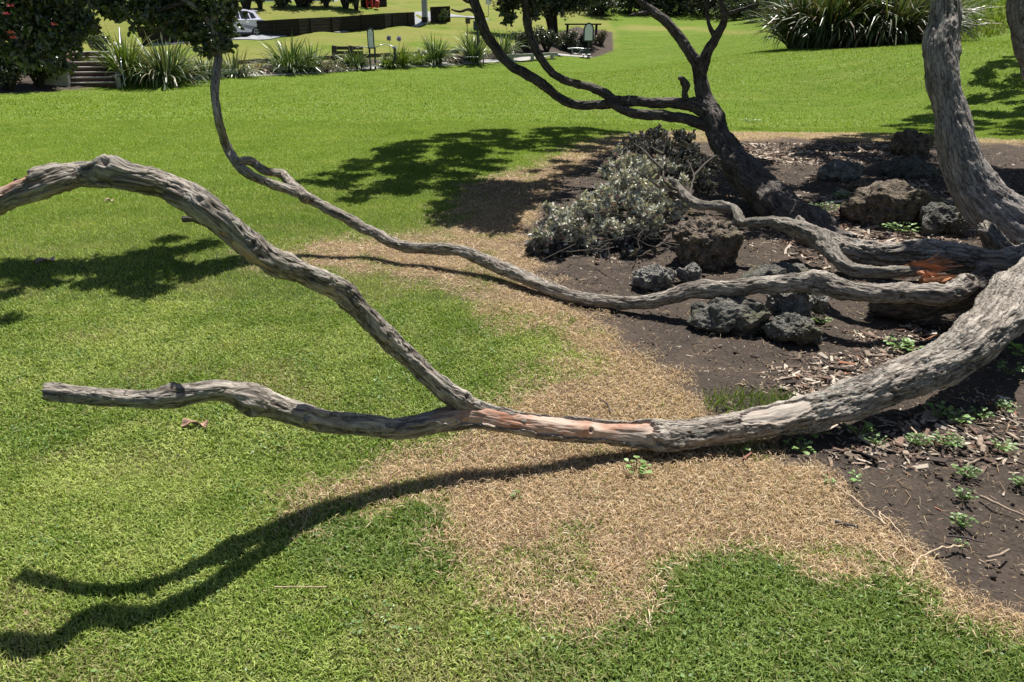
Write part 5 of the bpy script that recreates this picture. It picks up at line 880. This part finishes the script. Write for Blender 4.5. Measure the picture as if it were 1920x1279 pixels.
# utility pole
p = GT(797, 42.5); e = empty('utility_pole', p, 'grey utility pole standing by the road', 'pole'); MB().tube([p + [0, 0, -.3], p + [0, 0, 4.5], p + [0, 0, 9]], [.21, .17, .13], 16).build('pole_shaft', M['pole'], e, True); MB().box(p + [.17, -.12, 2.6], (.1, .08, 5.4), bev=.01).build('conduit', M['steel'], e); MB().tube([p + [0, 0, 0], p + [0, 0, .35]], .24, 16).build('pole_base', M['wall_t'], e, True)
# white sign behind the limb at the road's end
p = GT(916, 30); e = empty('road_sign', p, 'small white sign by the end of the road, partly hidden', 'sign'); MB().tube([p, p + [0, 0, 1.3]], .03, 8).build('post', M['steel'], e, True); MB().box(p + [0, -.05, 1.1], (.45, .03, .5), bev=.01).build('sign_plate', M['white'], e)

# ---------------------------------------------------------------- car
def car():
    a = GT(478, 74.5); d = roadL[3] - roadL[2]; d = d / np.linalg.norm(d); rz = math.atan2(d[1], d[0]); rear = a + np.array([*(d * 1.1), 0]) + np.array([-d[1], d[0], 0]) * .95; L_ = 4.3; ctr = rear - np.array([*(d * L_ / 2), 0]); ctr[2] = a[2] + .03
    e = empty('parked_car', ctr, 'silver white hatchback with alloy wheels parked on the road behind leaves', 'car', rz=rz)
    # local: +x = rear end (right in the photo), y across, z up
    low = [(-2.15, .28), (-2.18, .5), (-2.1, .72), (-1.9, .82), (-1.2, .95), (-.95, .99), (1.55, 1.03), (1.98, 1.0), (2.12, .78), (2.15, .45), (2.08, .26)]
    prof = [(-2.12, .26, .72), (-2.17, .5, .80), (-2.1, .70, .80), (-1.85, .82, .80), (-1.1, .97, .84), (-.85, 1.02, .82), (-.25, 1.42, .66), (.2, 1.55, .62), (.9, 1.57, .62), (1.5, 1.47, .60), (1.75, 1.25, .68), (1.98, 1.02, .80), (2.12, .78, .82), (2.15, .45, .80), (2.08, .26, .74)]
    arch = lambda cx: [(cx + .36 * math.cos(t), .32 + .36 * math.sin(t)) for t in np.linspace(0, math.pi, 9)]
    m = MB()
    # side shells: outline with wheel arches as a prism, plus the greenhouse
    out = [(-2.12, .26), (-2.17, .5), (-2.1, .70), (-1.85, .82), (-1.1, .97), (1.75, 1.05), (1.98, 1.02), (2.12, .78), (2.15, .45), (2.08, .26)] + arch(1.32) + arch(-1.32)[0:9]
    import bmesh
    bm = bmesh.new()
    ys = [-.86, -.84, -.6, 0, .6, .84, .86]; 
    def fillpoly(y): return [bm.verts.new((x, y, z)) for x, z in out]
    A_ = fillpoly(-.85); B2 = fillpoly(.85); bm.faces.new(A_); bm.faces.new(B2[::-1])
    for i in range(len(out)): j = (i + 1) % len(out); bm.faces.new([A_[j], A_[i], B2[i], B2[j]])
    bmesh.ops.triangulate(bm, faces=bm.faces[:]); me = bpy.data.meshes.new('body'); bm.to_mesh(me); bm.free(); o = link('body', me, M['car'], e, False); md = o.modifiers.new('bev', 'BEVEL'); md.width = .06; md.segments = 3; md.limit_method = 'ANGLE'; md.angle_limit = R_(30)
    gh = [(-1.0, .97), (-.28, 1.42), (.15, 1.54), (.9, 1.56), (1.55, 1.46), (1.86, 1.02)]; V = []
    for x, z in gh: t = (z - .97) / .6; wv = .80 - .2 * t; V += [(x, -wv, z), (x, wv, z)]
    V = np.array(V); F = [[2 * i, 2 * i + 1, 2 * i + 3, 2 * i + 2] for i in range(len(gh) - 1)]
    cL = len(V); V = np.vstack([V, [(.4, -.8, .97), (.4, .8, .97)]]); F3 = [[2 * i, 2 * i + 2, cL] for i in range(len(gh) - 1)] + [[2 * i + 3, 2 * i + 1, cL + 1] for i in range(len(gh) - 1)]
    mesh('cabin', V, [np.array(F), np.array(F3)], M['car'], e, False, world=False)
    for s in (-1, 1):
        for poly in ([(-.72, 1.05), (-.22, 1.38), (.32, 1.46), (.32, 1.05)], [(.42, 1.05), (.42, 1.46), (.95, 1.47), (1.05, 1.06)], [(1.14, 1.07), (1.1, 1.44), (1.38, 1.36), (1.5, 1.12)]):
            V = np.array([(x, s * (.80 - .2 * (z - .97) / .6 + .006), z) for x, z in poly]); V = np.vstack([V, V - [0, s * .02, 0]]); mesh('window', V, [np.array([[0, 1, 2, 3], [7, 6, 5, 4], [0, 4, 5, 1], [1, 5, 6, 2], [2, 6, 7, 3], [3, 7, 4, 0]])], M['glass'], e, False, world=False)
        MB().box((1.93, s * .72, .93), (.26, .16, .2), bev=.03).build('tail_light', M['tail'], e, world=False)
        MB().box((-2.0, s * .66, .72), (.26, .26, .12), bev=.03).build('headlight', M['glass'], e, world=False)
        MB().box((0, s * .85, .3), (1.9, .04, .12), bev=.01).build('sill', M['trim'], e, world=False)
        for dz in (-.3, .75): MB().box((dz, s * .865, .88), (.2, .03, .03), bev=.01).build('door_handle', M['car'], e, world=False)
        for cx in (-1.32, 1.32):
            w2 = MB(); w2.tube([(cx, s * .68, .32), (cx, s * .70, .32), (cx, s * .86, .32), (cx, s * .88, .32)], [.29, .32, .32, .29], 28); t_ = w2.build('wheel', M['rubber'], e, True, world=False)
            r2 = MB(); r2.tube([(cx, s * .875, .32), (cx, s * .885, .32)], .07, 16)
            for q in range(5): an = q * 2 * math.pi / 5 + .3; r2.box((cx + .12 * math.cos(an), s * .887, .32 + .12 * math.sin(an)), (.22, .02, .055), ry=-an)
            an = np.linspace(0, 2 * math.pi, 29); r2.tube([(cx + .21 * math.cos(t), s * .886, .32 + .21 * math.sin(t)) for t in an], .016, 6, False); rm = r2.build('rim', M['steel'], t_, False, world=False)
    V = np.array([(1.60, -.56, 1.40), (1.60, .56, 1.40), (1.86, .66, 1.06), (1.86, -.66, 1.06)]) + [.02, 0, .01]; mesh('rear_window', np.vstack([V, V - [.02, 0, .01]]), np.array([[0, 1, 2, 3], [7, 6, 5, 4], [0, 4, 5, 1], [1, 5, 6, 2], [2, 6, 7, 3], [3, 7, 4, 0]]), M['glass'], e, False, world=False)
    V = np.array([(-.93, -.72, 1.03), (-.93, .72, 1.03), (-.33, .62, 1.40), (-.33, -.62, 1.40)]) + [-.02, 0, .012]; mesh('windscreen', np.vstack([V, V - [-.02, 0, .01]]), np.array([[0, 1, 2, 3], [7, 6, 5, 4], [0, 4, 5, 1], [1, 5, 6, 2], [2, 6, 7, 3], [3, 7, 4, 0]]), M['glass'], e, False, world=False)
    MB().box((2.13, 0, .42), (.12, 1.62, .24), bev=.04).build('bumper', M['trim'], e, world=False)
    MB().box((1.7, 0, 1.5), (.3, 1.1, .04), ry=.1, bev=.01).build('spoiler', M['car'], e, world=False)
car()

# ---------------------------------------------------------------- house bits, play slide and the white building
def house(u, y, W, H, D, label, v=8):
    p = Xy(u, v, y); p[2] = z1(p[0], p[1]); e = empty('house', p, label, 'house', 'pale buildings on the hill')
    MB().box(p + [0, D / 2, H / 2 - .3], (W, D, H), bev=.02).build('wall', M['white'], e); MB().prism([(-W / 2 - .4, 0), (W / 2 + .4, 0), (0, W * .22)], -.3, D + .3, lambda V: V + p + np.array([0, 0, H - .3])).build('roof', M['roofm'], e)
    for dx in (-W * .25, W * .25):
        f = MB().box(p + [dx, -.03, H * .55], (1.3, .08, 1.2)).build('window', M['white'], e); q = MB().box(p + [dx, -.08, H * .55], (1.1, .04, 1.0)).build('pane', M['darkwin'], f, world=True); q.location = (0, 0, 0)
house(500, 88, 4.2, 3.2, 6, 'pale blue white house wall behind the shrubs, left'); house(597, 88, 3.2, 3.4, 6, 'pale blue white house wall behind the shrubs, right'); house(1135, 100, 8, 3.5, 6, 'white building glimpsed among the dark evergreens', 14)
p = GT(693, 15); e = empty('play_slide', p, 'small red plastic play frame in front of a dark fence', 'play frame'); MB().box(p + [0, 0, .9], (.42, .4, .16), bev=.03).build('platform', M['red'], e)
for dx in (-.17, .17): MB().box(p + [dx, 0, .8], (.12, .3, 1.6), bev=.03).build('post', M['red'], e)
MB().box(p + [.55, -.1, .25], (.3, .3, .5), ry=.3, bev=.05).build('seat', M['red'], e); MB().box(p + [0, -.1, .35], (.5, .06, .12), bev=.02).build('step', M['red'], e)
wall_run('garden_fence', [(678, 13), (700, 13), (724, 12.5)], 'dark low fence behind the red play frame', .9, M['wall_t'], cat='fence')

n = 150; yy = np.sqrt(rng.random(n) * (9 ** 2 - 1.6 ** 2) + 1.6 ** 2); xx = (rng.random(n) * 1.45 - .85) * yy; kk = samp(mS, xx, yy) < .4; xx, yy = xx[kk], yy[kk]; n = len(xx)
d = np.c_[rng.normal(size=(n, 2)), rng.normal(size=n) * .25]; V, F, C = instanced(LEAF, LF, np.c_[xx, yy, gz(xx, yy) + .02], rotmats(n, d), rng.uniform(.010, .024, n), palette(n, [(.42, .3, .19), (.25, .15, .09), (.42, .34, .24)], [3, 3, 2]))
tag(mesh('fallen_leaves', V, F, M['dryleaf'], None, False, {'col': C}), 'tiny dry leaves scattered on the lawn and dead grass', 'leaves', kind='stuff')

# soil clods, half sunk
def clods():
    import bmesh
    bm = bmesh.new(); bmesh.ops.create_icosphere(bm, subdivisions=1, radius=1); T = np.array([q.co[:] for q in bm.verts]); F = np.array([[q.index for q in f.verts] for f in bm.faces]); bm.free(); T = T * (1 + .28 * rng.normal(size=(len(T), 1)))
    n = 26000; yy = np.sqrt(rng.random(n) * (10 ** 2 - 1.6 ** 2) + 1.6 ** 2); xx = rng.random(n) * (yy * .8 + 1.) - .3; c = samp(mS, xx, yy) * (.25 + .75 * sstep(-.1, .4, fb2(xx, yy, 2.2, 3, 61.))); kk = rng.random(n) < c; xx, yy = xx[kk], yy[kk]; n = len(xx)
    S = rng.lognormal(math.log(.0045), .55, n).clip(.0015, .02); V, F, C = instanced(T, F, np.c_[xx, yy, gz(xx, yy)], rotmats(n, rng.normal(size=(n, 3))), S, palette(n, [(.07, .055, .045), (.11, .09, .075), (.045, .036, .03), (.2, .17, .14)], [3, 3, 3, .5]))
    tag(mesh('soil_clods', V, F, M['chip'], None, False, {'col': C}), 'small crumbs and clods of bare earth', 'soil', kind='stuff')
clods()
# clover and broad leaves in the lawn
n = 60000; yy = np.sqrt(rng.random(n) * (4.6 ** 2 - 1.2 ** 2) + 1.2 ** 2); xx = (rng.random(n) * 2 - 1) * (yy * .75 + .2); p = sstep(.12, .5, fb2(xx, yy, 2.6, 3, 71.)) * .35 + sstep(0, .5, samp(LUSH, xx, yy)) * .3; kk = rng.random(n) < p * (1 - samp(mD, xx, yy)) ** 2; xx, yy = xx[kk], yy[kk]; n = len(xx)
d = np.c_[rng.normal(size=(n, 2)), rng.uniform(-.1, .5, n)]; d /= np.linalg.norm(d, axis=1)[:, None]; xa = np.cross(d, [0, 0, 1.]); xa /= np.linalg.norm(xa, axis=1)[:, None]; Tc = LEAF.copy(); Tc[:, 0] *= 1.5
V, F, C = instanced(Tc, LF, np.c_[xx, yy, gz(xx, yy) + rng.uniform(.008, .02, n)], np.stack([xa, d, np.cross(xa, d)], -1), rng.uniform(.007, .016, n), palette(n, [(.12, .22, .05), (.18, .29, .09), (.1, .18, .05)], [1, 1, 1]))
tag(mesh('clover', V, F, M['weed'], None, False, {'col': C}), 'small clover leaves mixed into the near lawn', 'clover', kind='stuff')
